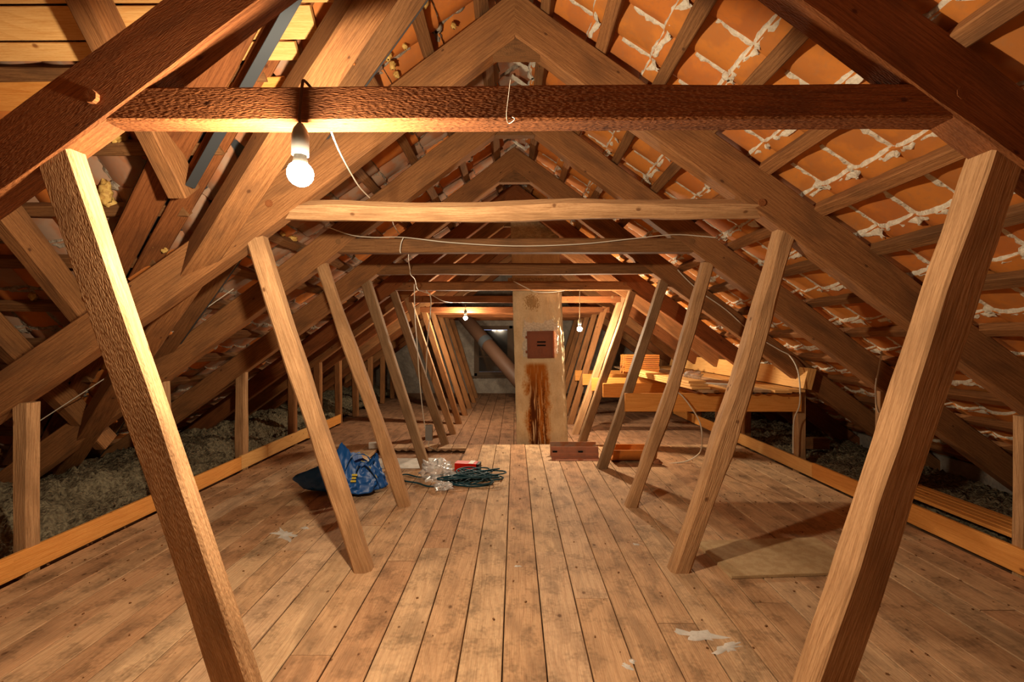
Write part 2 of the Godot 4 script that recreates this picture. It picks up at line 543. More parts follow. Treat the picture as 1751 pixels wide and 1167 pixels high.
func make_floor() -> void:
	var f := structure("floor")
	var g := Geo.new()
	g.box(Vector3(0, -0.13, -4.3), Vector3(8.6, 0.16, 12.4))
	part("subfloor", g.mesh(), mat.old_floor_board, f)
	var kinds := ["floor_board_mid", "floor_board_pale", "floor_board_brown", "floor_board", "floor_board_mid"]
	# new boards from behind the camera to the chimney, with a hatch cut out in front of it
	var x := -0.045 - 0.1616 * 16
	while x < 2.56:
		var x0 := maxf(x, -2.5)
		var x1 := minf(x + 0.1616, 2.57)
		var wide := x1 - x0 - 0.005
		if wide > 0.03:
			var cuts := [-1.5]
			var first := rng.randf_range(0.2, 3.4)
			cuts.append(first)
			if first < 1.6:
				cuts.append(first + rng.randf_range(1.8, 2.4))
			cuts.append(5.17)
			if x0 > -1.62 and x1 < -0.52:
				cuts[-1] = 4.2
				cuts.append(4.98); cuts.append(5.17)
			var hatch := x0 > -1.62 and x1 < -0.52
			for k in cuts.size() - 1:
				if hatch and k == cuts.size() - 3:
					continue
				if cuts[k + 1] - cuts[k] < 0.1:
					continue
				var c := (x0 + x1) / 2
				var y := -0.016 + rng.randf_range(-0.0015, 0.0015)
				plank("floorboard", Vector3(c, y, -cuts[k] - 0.0015), Vector3(c, y, -cuts[k + 1] + 0.0015), Vector3.RIGHT, 0.032, wide, mat[kinds[rng.randi() % 5]], f, {"ch": 0.0025})
		x += 0.1616
	# the older floor behind, a little lower
	x = -2.5
	while x < 2.55:
		var wide := 0.178
		var y := -0.042 + rng.randf_range(-0.002, 0.002)
		plank("old_floorboard", Vector3(x + wide / 2, y, -5.175), Vector3(x + wide / 2, y, -10.3), Vector3.RIGHT, 0.024, wide - 0.005, mat.old_floor_board, f, {"ch": 0.002})
		x += wide
	# spilt plaster
	for s in [[485, 916, 0.10, 0.045, 0.6], [1190, 1088, 0.085, 0.035, 0.2], [1245, 1108, 0.06, 0.02, -0.5], [1088, 932, 0.022, 0.012, 0.3], [520, 905, 0.03, 0.015, 0.2], [1073, 1142, 0.022, 0.012, 0.9], [1082, 1133, 0.014, 0.012, 0.2], [885, 970, 0.02, 0.008, 0.0]]:
		var depth: float = 933.6 / (s[1] - 580.0)
		var o := at(s[0], s[1], depth)
		var gg := Geo.new()
		var p := PackedVector3Array()
		for ring in 3:
			for i in 22:
				var an := TAU * i / 22
				var rr: float = [0.001, 0.7, 1.0][ring] * (1.0 + fine.get_noise_2d(cos(an) * 3.0 + s[0], sin(an) * 3.0) * 1.1)
				var q := Vector2(cos(an) * s[2], sin(an) * s[3]) * rr
				q = q.rotated(s[4])
				p.append(Vector3(o.x + q.x, [0.004, 0.003, 0.0][ring], o.z + q.y))
		gg.grid(p, 22, 3, true, -1.0)
		part("plaster_splash", gg.mesh(), mat.gypsum, f)
	# crumbs and chips of wood and mortar
	var mm := MultiMesh.new()
	mm.transform_format = MultiMesh.TRANSFORM_3D
	var chip := Geo.new()
	chip.box(Vector3.ZERO, Vector3(1, 0.5, 0.6))
	mm.mesh = chip.mesh()
	mm.instance_count = 700
	for k in 700:
		var sx := rng.randf()
		var px := rng.randf_range(-2.4, 2.5)
		var pz := rng.randf_range(1.2, 7.0)
		if k < 380:
			px = (-1.0 if k % 2 else 1.0) * (2.48 - sx * sx * 1.2)
			pz = rng.randf_range(1.8, 5.1)
		var size := rng.randf_range(0.003, 0.011)
		mm.set_instance_transform(k, Transform3D(Basis(Vector3.UP, rng.randf() * TAU).scaled(Vector3.ONE * size), Vector3(px, (0.001 if pz < 5.17 else -0.03) + size * 0.2, -pz)))
	var mi := MultiMeshInstance3D.new()
	mi.name = "floor_debris"
	mi.multimesh = mm
	mi.material_override = mat.old_timber_grey
	add_child(mi)
	mi.set_meta("kind", "stuff")
	tag(mi, "wood chips and mortar crumbs scattered on the floorboards", "debris")
	# low boards along both edges of the floor
	for s in [-1, 1]:
		var b := structure("baseboard_left" if s < 0 else "baseboard_right")
		var xx := -2.512 if s < 0 else 2.583
		var cuts: Array = [-1.2, 2.02, 4.15, 5.5, 6.55] if s < 0 else [-1.2, 1.9, 3.95, 5.9, 7.4]
		for k in cuts.size() - 1:
			var y0 := -0.002 if cuts[k] < 5.0 else -0.012
			var hh := 0.125 + rng.randf_range(-0.004, 0.006)
			plank("kerb_board", Vector3(xx + s * k * 0.002, y0 + hh / 2, -cuts[k] - 0.003), Vector3(xx + s * k * 0.002, y0 + hh / 2, -cuts[k + 1] + 0.003), Vector3.UP, 0.024, hh, mat.new_pine if k % 2 == 0 else mat.new_pine_orange, b, {"ch": 0.003})

# ---------------------------------------------------------------- walls

func make_walls() -> void:
	var w := structure("wall_back")
	var g := Geo.new()
	# gable wall with a window opening: X -0.92..0.75, Y 0.36..1.50
	for r in [[-4.4, -0.92, -0.1, 3.2], [0.75, 4.4, -0.1, 3.2], [-0.92, 0.75, -0.1, 0.36], [-0.92, 0.75, 1.50, 3.2]]:
		g.box(Vector3((r[0] + r[1]) / 2, (r[2] + r[3]) / 2, -10.42), Vector3(r[1] - r[0], r[3] - r[2], 0.24))
	part("masonry", g.mesh(), mat.wall_plaster, w)
	var win := structure("window_1")
	var fr := Geo.new()
	for xx in [-0.89, -0.085, 0.72]:
		fr.box(Vector3(xx, 0.93, -10.36), Vector3(0.07, 1.14, 0.07))
	for yy in [0.39, 1.47]:
		fr.box(Vector3(-0.085, yy, -10.36), Vector3(1.66, 0.06, 0.07))
	part("window_frame", fr.mesh(), mat.frame_paint, win)
	for s in 2:
		var c := -0.4875 if s == 0 else 0.3175
		var sash := Geo.new()
		for xx in [-0.345, 0.345]:
			sash.box(Vector3(c + xx, 0.93, -10.35), Vector3(0.045, 1.06, 0.04))
		for yy in [0.432, 0.80, 1.428]:
			sash.box(Vector3(c, yy, -10.35), Vector3(0.66, 0.04, 0.035))
		var so := part("sash", sash.mesh(), mat.frame_paint, win)
		for yy in [[0.465, 0.78], [0.82, 1.395]]:
			var pg := Geo.new()
			pg.box(Vector3(c, (yy[0] + yy[1]) / 2, -10.362), Vector3(0.66, yy[1] - yy[0] + 0.02, 0.004))
			part("pane", pg.mesh(), mat.dusty_glass, so)
	var sill := Geo.new()
	sill.box(Vector3(-0.085, 0.345, -10.28), Vector3(1.8, 0.035, 0.14))
	part("window_sill", sill.mesh(), mat.frame_paint, win)
	var wf := structure("wall_front")
	g = Geo.new()
	g.box(Vector3(0, 1.5, 1.7), Vector3(8.8, 3.2, 0.2))
	part("masonry", g.mesh(), mat.wall_plaster, wf)
	for s in [-1, 1]:
		var ws := structure("wall_left" if s < 0 else "wall_right")
		g = Geo.new()
		g.box(Vector3(s * 4.15, 0.01, -4.4), Vector3(0.5, 0.24, 12.2))
		part("masonry", g.mesh(), mat.wall_plaster, ws)

# ---------------------------------------------------------------- roof

func tile_profile(x: float) -> float:
	var e := clampf(absf(x) / 0.105, 0.0, 1.0)
	return -0.020 + 0.034 * e * e

func tile_mesh(length := 0.425, wide := 0.21, tilt := 0.022, lip := 0.02) -> ArrayMesh:
	var g := Geo.new()
	var xs := [-0.5, -0.36, -0.18, 0.0, 0.18, 0.36, 0.5]
	var lo := PackedVector3Array()
	var hi := PackedVector3Array()
	for z in [0.0, length]:
		for k in xs:
			var xx: float = k * wide
			lo.append(Vector3(xx, tile_profile(k * 0.21) + tilt * z / length, z))
			hi.append(Vector3(xx, tile_profile(k * 0.21) + tilt * z / length + 0.013, z))
		# a lip that laps over the neighbour
		lo.append(Vector3(0.5 * wide + lip, 0.020 + tilt * z / length, z))
		hi.append(Vector3(0.5 * wide + lip, 0.032 + tilt * z / length, z))
	g.grid(lo, 8, 2, false, 1.0)
	g.grid(hi, 8, 2, false, -1.0)
	for j in 2:
		for i in 7:
			var a := j * 8 + i
			g.quad(lo[a], lo[a + 1], hi[a + 1], hi[a], Vector3(0, 0, -1 if j == 0 else 1))
	g.quad(lo[0], lo[8], hi[8], hi[0], Vector3.LEFT)
	g.quad(lo[7], lo[15], hi[15], hi[7], Vector3.RIGHT)
	return g.mesh()

# a lumpy bead of mortar along a path, bulging towards 'out'; rs = half width at each point
func bead_path(g: Geo, pts: Array, rs: Array, out: Vector3) -> void:
	var p := PackedVector3Array()
	for j in pts.size():
		var tg: Vector3 = (pts[mini(j + 1, pts.size() - 1)] - pts[maxi(j - 1, 0)]).normalized()
		var side := tg.cross(out).normalized()
		var c: Vector3 = pts[j]
		var n1 := fine.get_noise_3d(c.x * 24.0, c.y * 24.0, c.z * 24.0)
		var n2 := fine.get_noise_3d(c.x * 30.0 + 50.0, c.y * 30.0, c.z * 30.0)
		var rr: float = rs[j] * (1.0 + n1 * 0.8)
		c += side * n2 * rs[j] * 0.7
		for i in 6:
			var an := PI * i / 5.0
			var n3 := 1.0 + fine.get_noise_3d(c.x * 70.0 + i * 3.0, c.y * 70.0, c.z * 70.0) * 0.45
			p.append(c + side * cos(an) * rr * n3 + out * (sin(an) * minf(rr, 0.02) * 0.75 * n3 - 0.008))
	g.grid(p, 6, pts.size(), false, -1.0 if (p[1] - p[0]).cross(p[6] - p[0]).dot(out) > 0.0 else 1.0)

func bead_into(g: Geo, a: Vector3, b: Vector3, out: Vector3, r: float, _sd := 0.0, seg := 8) -> void:
	var pts := []
	var rs := []
	for j in seg + 1:
		pts.append(a.lerp(b, float(j) / seg))
		rs.append(r)
	bead_path(g, pts, rs, out)

# one tiled plane: rows of battens at slope distances ss, columns of tiles from u0 to u1
func tiled_plane(parent: Node3D, O: Vector3, U: Vector3, N: Vector3, D: Vector3, ss: Array, u0: float, u1: float, tw: float, ok: Callable, big: Callable, clay: Array, mortar: Material, bead: float, keep_bead: float, gauge := 0.345, gaps := []) -> void:
	var basis := Basis(U, N, D)
	var tm := tile_mesh(gauge + 0.08, tw)
	var rest := Geo.new()
	var mort := Geo.new()
	var nt := 0
	for k in ss.size():
		var u := u0
		var col := 0
		while u < u1:
			var s: float = ss[k] - 0.1
			var cen := O + U * (u + tw / 2) + D * (s + 0.2)
			if ok.call(cen):
				var drift := rng.randf_range(-0.004, 0.004)
				var tilt := Basis(N, rng.randf_range(-0.008, 0.008))
				var xf := Transform3D(tilt * basis, O + U * (u + tw / 2) + D * (s + drift) + N * 0.058)
				if [k, col] in gaps:
					xf.origin += U * 0.012
				if big.call(cen) and nt < 300:
					var o := part("roof_tile", tm, clay[rng.randi() % clay.size()], parent)
					o.transform = xf
					nt += 1
				else:
					var arr := tm.surface_get_arrays(0)
					var vv: PackedVector3Array = arr[Mesh.ARRAY_VERTEX]
					var nn: PackedVector3Array = arr[Mesh.ARRAY_NORMAL]
					for q in vv.size():
						rest.v.append(xf * vv[q])
						rest.n.append(xf.basis * nn[q])
						rest.t.append(Vector2.ZERO)
				var near := cen.z > -7.0
				if near and rng.randf() < keep_bead:
					# along the head of the tile, following its hollow
					var hp := []
					var hr := []
					for q in 11:
						var xa := -tw / 2 + tw * q / 10.0
						var e := absf(xa) / tw * 2.0
						hp.append(O + U * (u + tw / 2 + xa) + D * (s - 0.004 + 0.012 * e * e) + N * (0.058 + tile_profile(xa / tw * 0.21) + 0.012))
						hr.append(bead * (0.72 + 0.75 * e * e * e))
					bead_path(mort, hp, hr, (-N * 0.8 - D * 0.6).normalized())
				if near and rng.randf() < keep_bead:
					# up the joint to the next batten
					var len_up := gauge - 0.17
					var q0 := O + U * u + D * s + N * (0.058 + 0.014 + 0.014)
					var q1 := O + U * u + D * (s - len_up) + N * (0.058 + 0.014 + 0.006)
					bead_into(mort, q0, q1, -N, bead * 0.8, 7.0, 9)
					if rng.randf() < 0.35:
						blob_into(mort, q0 - N * 0.004, Vector3(0.034, 0.026, 0.034) * rng.randf_range(0.7, 1.1), 0.5, rng.randf() * 90.0, 9, 6, 3.0)
			u += tw
			col += 1
	if rest.v.size():
		var o := part("distant_tiles", rest.mesh(), clay[0], parent)
		o.set_meta("kind", "stuff")
	if mort.v.size():
		var o := part("lime_mortar", mort.mesh(), mortar, parent)
		o.set_meta("kind", "stuff")

func valley_depth(y: float) -> float:
	return CROSS_AT + (CROSS_RIDGE - y) / CROSS

func make_roof() -> void:
	var c := cos(atan(ROOF))
	var sn := sin(atan(ROOF))
	var clay := [mat.clay, mat.clay_pink, mat.clay]
	var rows := []
	for k in 14:
		rows.append((0.431 + 0.277 * (k - 1)) / c)
	# the plane on the +x side
	var right := structure("ceiling_right")
	var D := Vector3(c, -sn, 0)
	var N := Vector3(sn, c, 0)
	for s in rows:
		var p: Vector3 = Vector3(0, RIDGE, 0) + D * s + N * 0.025
		plank("batten", p + Vector3(0, 0, 1.5), p + Vector3(0, 0, -10.3), D, 0.048, 0.062, mat.old_timber if rng.randf() < 0.6 else mat.old_timber_grey, right, {"ch": 0.004, "wob": 0.006, "seg": 0.3})
	tiled_plane(right, Vector3(0, RIDGE, 0), Vector3(0, 0, -1), N, D, rows, 2.04 - 0.21 * 17, 10.3, 0.21, func(_p): return true, func(p): return p.z < -0.85 and p.z > -5.4, clay, mat.mortar, 0.029, 0.99)
	# the plane on the -x side, up to the valley
	var left := structure("ceiling_left")
	var D2 := Vector3(-c, -sn, 0)
	var N2 := Vector3(-sn, c, 0)
	for s in rows:
		var p: Vector3 = Vector3(0, RIDGE, 0) + D2 * s + N2 * 0.025
		var z0 := maxf(valley_depth(p.y) + 0.12, 1.5)
		if z0 < 10.0:
			plank("batten", Vector3(p.x, p.y, -z0), Vector3(p.x, p.y, -10.3), D2, 0.048, 0.062, mat.old_timber_grey, left, {"ch": 0.004, "wob": 0.006, "seg": 0.3})
	tiled_plane(left, Vector3(0, RIDGE, 0), Vector3(0, 0, 1), N2, D2, rows, -10.3, 1.5, 0.21, func(p): return -p.z > valley_depth(p.y) + 0.10, func(p): return p.z > -5.2, [mat.clay_dusty, mat.clay_dusty, mat.clay_pink], mat.mortar_grey, 0.022, 0.75)
	# ridge tiles over both
	var cap := Geo.new()
	var p := PackedVector3Array()
	for j in 14:
		for i in 7:
			var an := PI * i / 6.0
			p.append(Vector3(cos(an) * 0.17, RIDGE + 0.02 + sin(an) * 0.13, 1.6 - j * 0.93))
	cap.grid(p, 7, 14)
	part("ridge_cap", cap.mesh(), mat.clay_dusty, right)
	# the -x plane behind the camera, beyond the cross gable
	var slab := Geo.new()
	var vz := valley_depth(0.0) - CROSS_AT
	var A := Vector3(0, RIDGE + 0.05, -CROSS_AT)
	for up in [0.0, 0.04]:
		var q := Vector3(0, up, 0)
		slab.tri(A + q, Vector3(0, RIDGE + 0.05, 1.6) + q, Vector3(-4.2, -0.1, 1.6) + q, -N2, -N2, -N2, Vector2(0, 0), Vector2(0, 2), Vector2(6, 2))
		slab.tri(A + q, Vector3(-4.2, -0.1, 1.6) + q, Vector3(-4.2, -0.1, -CROSS_AT + vz) + q, -N2, -N2, -N2, Vector2(0, 0), Vector2(6, 2), Vector2(6, 0))
	part("sheathing", slab.mesh(), mat.old_timber, left)
	make_cross_gable()

func make_cross_gable() -> void:
	var g := structure("ceiling_dormer")
	var ph := atan(CROSS)
	var cs := cos(ph)
	var sn := sin(ph)
	var O := Vector3(0, CROSS_RIDGE, -CROSS_AT)
	var D := Vector3(0, -sn, -cs)
	var N := Vector3(0, cs, -sn)
	var U := Vector3(-1, 0, 0)
	var xv := func(s: float) -> float:     # where the valley cuts this slope distance
		return (RIDGE - (CROSS_RIDGE - s * sn)) / ROOF
	var rows := []
	for k in 13:
		rows.append(0.851 + 0.305 * (k - 2))
	for k in rows.size():
		var s: float = rows[k]
		var p := O + D * s + N * 0.025
		var x0: float = xv.call(s) + 0.14
		if x0 < 4.1:
			plank("batten", p + U * x0, p + U * 4.2, D, 0.048, 0.06, mat.old_timber_grey, g, {"ch": 0.004, "wob": 0.006, "seg": 0.3})
	tiled_plane(g, O, U, N, D, rows, 0.02, 4.3, 0.222, func(p): return -p.x > (RIDGE - p.y) / ROOF + 0.02, func(_p): return true, [mat.clay_dusty, mat.clay_pink, mat.clay_dusty], mat.mortar_grey, 0.024, 0.65, 0.305, [[3, 7], [3, 8], [4, 7], [4, 9], [5, 8], [5, 6]])
	# pale new boards under the upper battens
	for r in [[-0.06, 0.195], [0.20, 0.425], [0.43, 0.612], [0.617, 0.731], [0.735, 0.803]]:
		var s: float = (r[0] + r[1]) / 2
		var x0: float = xv.call(s) + 0.06
		plank("sheathing_board", O + D * s + N * 0.012 + U * x0, O + D * s + N * 0.012 + U * 4.2, D, 0.022, r[1] - r[0] - 0.003, mat.new_pine if r[0] > 0.3 else mat.new_pine_orange, g, {"ch": 0.002})
	plank("sheathing_board", O + D * 0.93 + N * 0.03 + U * 0.98, O + D * 0.93 + N * 0.03 + U * 4.2, D, 0.022, 0.13, mat.new_pine_orange, g, {"ch": 0.002})
	# jack rafters down the slope
	for x in [-0.62, -1.573, -2.515, -3.12]:
		var s1: float = minf(((CROSS_RIDGE - RIDGE) - x * ROOF) / sn - 0.17, 3.75)
		if x < -3.0:
			s1 = 3.3
		var a := O + D * 0.02 - N * 0.07 + Vector3(x, 0, 0)
		var b := O + D * s1 - N * 0.07 + Vector3(x, 0, 0)
		plank("jack_rafter", a, b, Vector3.RIGHT, 0.135, 0.085, mat.old_timber if x < -1.0 else mat.old_timber_red, g, {"wob": 0.004})
	# valley rafter with its boards and the zinc gutter strip
	var v0 := Vector3(-0.02, CROSS_RIDGE, -CROSS_AT)
	var v1 := Vector3(-3.95, 0.05, -valley_depth(0.05))
	var vd := (v1 - v0).normalized()
	var nm := (N + Vector3(-sin(atan(ROOF)), cos(atan(ROOF)), 0)).normalized()
	var side := vd.cross(nm).normalized()
	var nv := side.cross(vd).normalized()
	if nv.y < 0.0:
		nv = -nv
	part("valley_rafter", sweep([v0 - nv * 0.13, v1 - nv * 0.13], side, 0.15, 0.115, {"wob": 0.005}), mat.old_timber, g)
	var lee := side if side.x < 0.0 else -side      # towards the cross gable
	for q in [[-0.115, 0.10], [-0.225, 0.11], [0.115, 0.10], [0.235, 0.13]]:
		part("valley_board", sweep([v0 + lee * q[0] + nv * (0.05 + absf(q[0]) * 0.22), v1 + lee * q[0] + nv * (0.05 + absf(q[0]) * 0.22)], side, 0.022, q[1], {"wob": 0.003}), mat.old_timber_grey if q[0] < -0.2 else mat.old_timber_red, g)
	part("zinc_strip", sweep([v0.lerp(v1, 0.10) + lee * 0.15 - nv * 0.02, v0.lerp(v1, 0.36) + lee * 0.15 - nv * 0.02], side, 0.004, 0.04, {"ch": 0.001}), mat.zinc, g)
	part("added_valley_gutter", sweep([v0 + nv * 0.12, v1 + nv * 0.12], side, 0.004, 0.60, {"ch": 0.001}), mat.zinc, g)  # added outside the tiles to close holes where the sky shone in
	# the near half of the gable, behind the frame's upper edge, and an unseen end wall added to block light
	var near := Geo.new()
	var e := valley_depth(0.0) - CROSS_AT
	var N3 := Vector3(0, cs, sn)
	for up in [0.05, 0.09]:
		var q := Vector3(0, up, 0)
		near.quad(v0 + q, Vector3(-4.4, CROSS_RIDGE, -CROSS_AT) + q, Vector3(-4.4, 0, -CROSS_AT + e) + q, Vector3(-4.03, 0, -CROSS_AT + e) + q, -N3, Vector2(0, 0), Vector2(0, 2), Vector2(6, 2), Vector2(6, 0))
	part("sheathing", near.mesh(), mat.old_timber, g)
	var wall := Geo.new()
	wall.box(Vector3(-4.3, 1.4, -1.4), Vector3(0.1, 3.2, 6.2))
	part("light_block_boarding", wall.mesh(), mat.old_timber, g)
	for f in [[652, 42, 0.016, 0.02], [655, 60, 0.018, 0.02], [658, 78, 0.016, 0.022], [664, 95, 0.02, 0.022], [672, 112, 0.018, 0.022], [678, 128, 0.016, 0.018], [690, 16, 0.024, 0.016], [706, 8, 0.022, 0.014], [722, 4, 0.03, 0.02], [693, 80, 0.014, 0.014], [480, 400, 0.022, 0.02], [500, 408, 0.03, 0.02], [776, 45, 0.014, 0.016]]:
		var z2: float = 1431.5 / ((580.0 - f[1]) + ROOF * (880.0 - f[0])) - 0.012
		var fg2 := Geo.new()
		blob_into(fg2, Vector3.ZERO, Vector3(f[2], f[3], f[2]), 0.7, f[0], 12, 9, 2.4)
		var o2 := part("foam_blob", fg2.mesh(), mat.foam, g)
		o2.position = at(f[0], f[1], z2)
	# blobs of building foam squeezed between the tiles
	for f in [[178, 328, 0.028, 0.055], [186, 348, 0.035, 0.03], [268, 330, 0.024, 0.045], [196, 364, 0.014, 0.018], [262, 405, 0.022, 0.05], [280, 418, 0.02, 0.04], [200, 420, 0.018, 0.045], [200, 232, 0.04, 0.03], [52, 506, 0.02, 0.025], [15, 395, 0.03, 0.025], [295, 460, 0.02, 0.02], [245, 385, 0.02, 0.022]]:
		var z: float = 3.375 / (CROSS + (580.0 - f[1]) / 778.0) - 0.018
		var fg := Geo.new()
		blob_into(fg, Vector3.ZERO, Vector3(f[2], f[3], f[2]), 0.7, f[0], 12, 9, 2.4)
		var o := part("foam_blob", fg.mesh(), mat.foam, g)
		o.position = at(f[0], f[1], z)

# ---------------------------------------------------------------- trusses

func make_trusses() -> void:
	var Z := [1.306, 2.311, 3.219, 4.187, 5.158, 5.835, 6.53, 7.24, 7.98, 8.72, 9.45]
	var labels := [
		"rough dark sawn roof truss with the bulb's cable hung over its collar beam",
		"roof truss with a round pale log as collar beam and waney posts",
		"roof truss with a white cable tied along its collar beam",
		"roof truss whose post carries the foremost joist of the board platform",
		"roof truss just in front of the plastered chimney",
		"roof truss level with the back of the plastered chimney",
		"roof truss beside the bulb near the gable window, reddish wood",
		"second roof truss behind the chimney, counted from the chimney",
		"third roof truss behind the chimney, counted from the chimney",
		"roof truss second from the gable wall window",
		"roof truss standing next to the gable wall window"]
	var low := [1.832, 1.815, 1.815, 1.80, 1.755, 1.66, 1.57, 1.58, 1.57, 1.58, 1.58]
	for k in 11:
		var z: float = Z[k]
		var t := thing("roof_truss", labels[k], "roof truss", Vector3(0, 0, -z), "collar beam trusses of the attic")
		var th := 0.085 if k == 0 else 0.095
		var raf: Material = mat.rough_timber if k == 0 else (mat.old_timber if k < 4 else [mat.old_timber_red, mat.old_timber][k % 2])
		var tv := 0.222 if k == 0 else (0.240 if k == 1 else 0.215)
		var zc := -th / 2
		var lc := []
		var rc := []
		if k == 0:
			lc = [Vector2(0, 2.85), Vector2(-1.029, 2.058), Vector2(-1.477, 1.738), Vector2(-3.95, 0.05)]
			rc = [Vector2(0, 2.89), Vector2(1.255, 1.946), Vector2(1.4615, 1.79), Vector2(3.9, 0.03)]
		elif k == 1:
			lc = [Vector2(0, 2.855), Vector2(-1.45, 1.732), Vector2(-2.607, 0.945), Vector2(-3.9, 0.06)]
			rc = [Vector2(0, 2.855), Vector2(1.573, 1.715), Vector2(2.5, 1.03), Vector2(3.85, 0.05)]
		else:
			var up := RIDGE - tv / 2 - 0.006
			var sag := rng.randf_range(0.0, 0.03)
			lc = [Vector2(0, up), Vector2(-1.6, up - 1.6 * ROOF - sag), Vector2(-3.9, up - 3.9 * ROOF)]
			rc = [Vector2(0, up), Vector2(1.6, up - 1.6 * ROOF - sag * 0.5), Vector2(3.9, up - 3.9 * ROOF)]
		var hh := tv * cos(atan(ROOF))
		for side in [lc, rc]:
			var pts := []
			for q in side:
				pts.append(Vector3(q.x, q.y, zc))
			part("rafter", sweep(pts, Vector3(0, 0, -1), hh, th, {"wob": 0.005 if k else 0.006, "cut0": 0.0, "ch": 0.007}), raf, t)
		# collar beam
		var y0: float = low[k]
		var bh := 0.100
		var bw := 0.08
		var reach := 1.36
		var cm: Material = mat.rough_timber if k == 0 else ([mat.post_timber, mat.old_timber_grey, mat.old_timber_grey, mat.old_timber][k - 1] if k < 5 else mat.old_timber_red)
		var opt := {"wob": 0.003, "ch": 0.006}
		if k == 1:
			opt = {"wob": 0.008, "wane": [0.03, 0.035, 0.035, 0.03], "seg": 0.1}
		var bz := -0.004 - bw / 2
		if k == 1:
			part("collar_beam", sweep([Vector3(-reach, y0 + 0.050, bz), Vector3(-0.2, y0 + 0.042, bz), Vector3(0.3, y0 + 0.052, bz), Vector3(reach, y0 + 0.048, bz)], Vector3(0, 0, -1), 0.098, bw, opt), cm, t)
		else:
			part("collar_beam", sweep([Vector3(-reach, y0 + bh / 2, bz), Vector3(reach, y0 + bh / 2, bz)], Vector3(0, 0, -1), bh if k < 5 else 0.085, bw, opt), cm, t)
		# posts: foot x, top x, top y, width, depth
		var ps := [[-0.8 + rng.randf_range(-0.015, 0.015), -1.385, 1.735, 0.082, 0.092], [0.8 + rng.randf_range(-0.015, 0.015), 1.385, 1.735, 0.082, 0.092]]
		if k == 0:
			ps = [[-0.764, -1.345, 1.745, 0.106, 0.062], [0.859, 1.432, 1.76, 0.104, 0.096]]
		elif k == 1:
			ps = [[-0.790, -1.350, 1.745, 0.086, 0.09], [0.855, 1.402, 1.755, 0.098, 0.098]]
		elif k == 2:
			ps[0][0] = -0.79; ps[1][0] = 0.835
		elif k == 3:
			ps[0][0] = -0.835; ps[1][0] = 0.815
		elif k == 4:
			ps[1][0] = 0.765; ps[1][1] = 1.345
		elif k > 5:
			ps[0][1] = -1.33; ps[1][1] = 1.30
			ps[0][2] = 1.66; ps[1][2] = 1.66
		for q in 2:
			var p: Array = ps[q]
			var pm: Material = mat.post_timber
			if k == 0:
				pm = mat.rough_post if q == 0 else mat.post_timber
			elif k in [3, 4]:
				pm = mat.post_timber_grey
			elif k > 5:
				pm = mat.old_timber
			var po := {"wob": 0.005, "seg": 0.1, "ch": 0.008, "cut1y": -0.01 if z < 5.17 else -0.035}
			if k == 1 or k == 2:
				po["wane"] = [0.012, 0.02, 0.026, 0.012] if q == 0 else [0.022, 0.03, 0.012, 0.02]
				po["wob"] = 0.010
			var top := Vector3(p[1], p[2], -0.006 - p[4] / 2)
			var foot := Vector3(p[0], 0.0, -0.006 - p[4] / 2)
			var mid := top.lerp(foot, 0.5)
			if k == 2 and q == 1:
				mid.x += 0.02
			if k == 1 and q == 1:
				mid.x += 0.012
			part("post", sweep([top, mid, foot], Vector3(0, 0, -1), p[3], p[4], po), pm, t)
		# knee studs at the eaves
		for s in [-1, 1]:
			var ht := 0.0
			var xx: float = s * 2.575 + (0.02 if s < 0 else 0.07)
			ht = (RIDGE - absf(xx) * ROOF - tv) + 0.02
			if z > 2.0:
				part("knee_stud", sweep([Vector3(xx, ht, -0.05), Vector3(xx, ht / 2, -0.05), Vector3(xx, -0.04, -0.05)], Vector3(0, 0, -1), 0.092, 0.075, {"wob": 0.007, "ch": 0.012}), mat.post_timber if k < 4 else mat.old_timber, t)
		# tie block under the apex
		if k > 0 and k < 6:
			var yy := 2.645
			var gg := Geo.new()
			for zz in [-0.012, -0.07]:
				var nn := Vector3(0, 0, 1 if zz > -0.03 else -1)
				gg.quad(Vector3(-0.14, yy, zz), Vector3(0.14, yy, zz), Vector3(0.02, yy + 0.12, zz), Vector3(-0.02, yy + 0.12, zz), nn)
			gg.quad(Vector3(-0.14, yy, -0.012), Vector3(0.14, yy, -0.012), Vector3(0.14, yy, -0.07), Vector3(-0.14, yy, -0.07), Vector3.DOWN)
			part("tie_block", gg.mesh(), mat.old_timber_grey, t)
		# pegs through rafter and collar
		for s in [-1, 1]:
			var px: float = 1.25 * s
			var py := y0 + 0.075
			if k == 0:
				px = -1.213 if s < 0 else 1.275
				py = 1.895 if s < 0 else 1.90
			if k < 6:
				var pm2 := sweep([Vector3(px, py, 0.012 if (k == 0 and s < 0) else 0.004), Vector3(px, py, -0.06)], Vector3.RIGHT, 0.036, 0.036, {"wane": [0.0105, 0.0105, 0.0105, 0.0105]})
				part("peg", pm2, mat.old_timber_grey if k > 1 else mat.rough_timber, t)

# ---------------------------------------------------------------- eaves

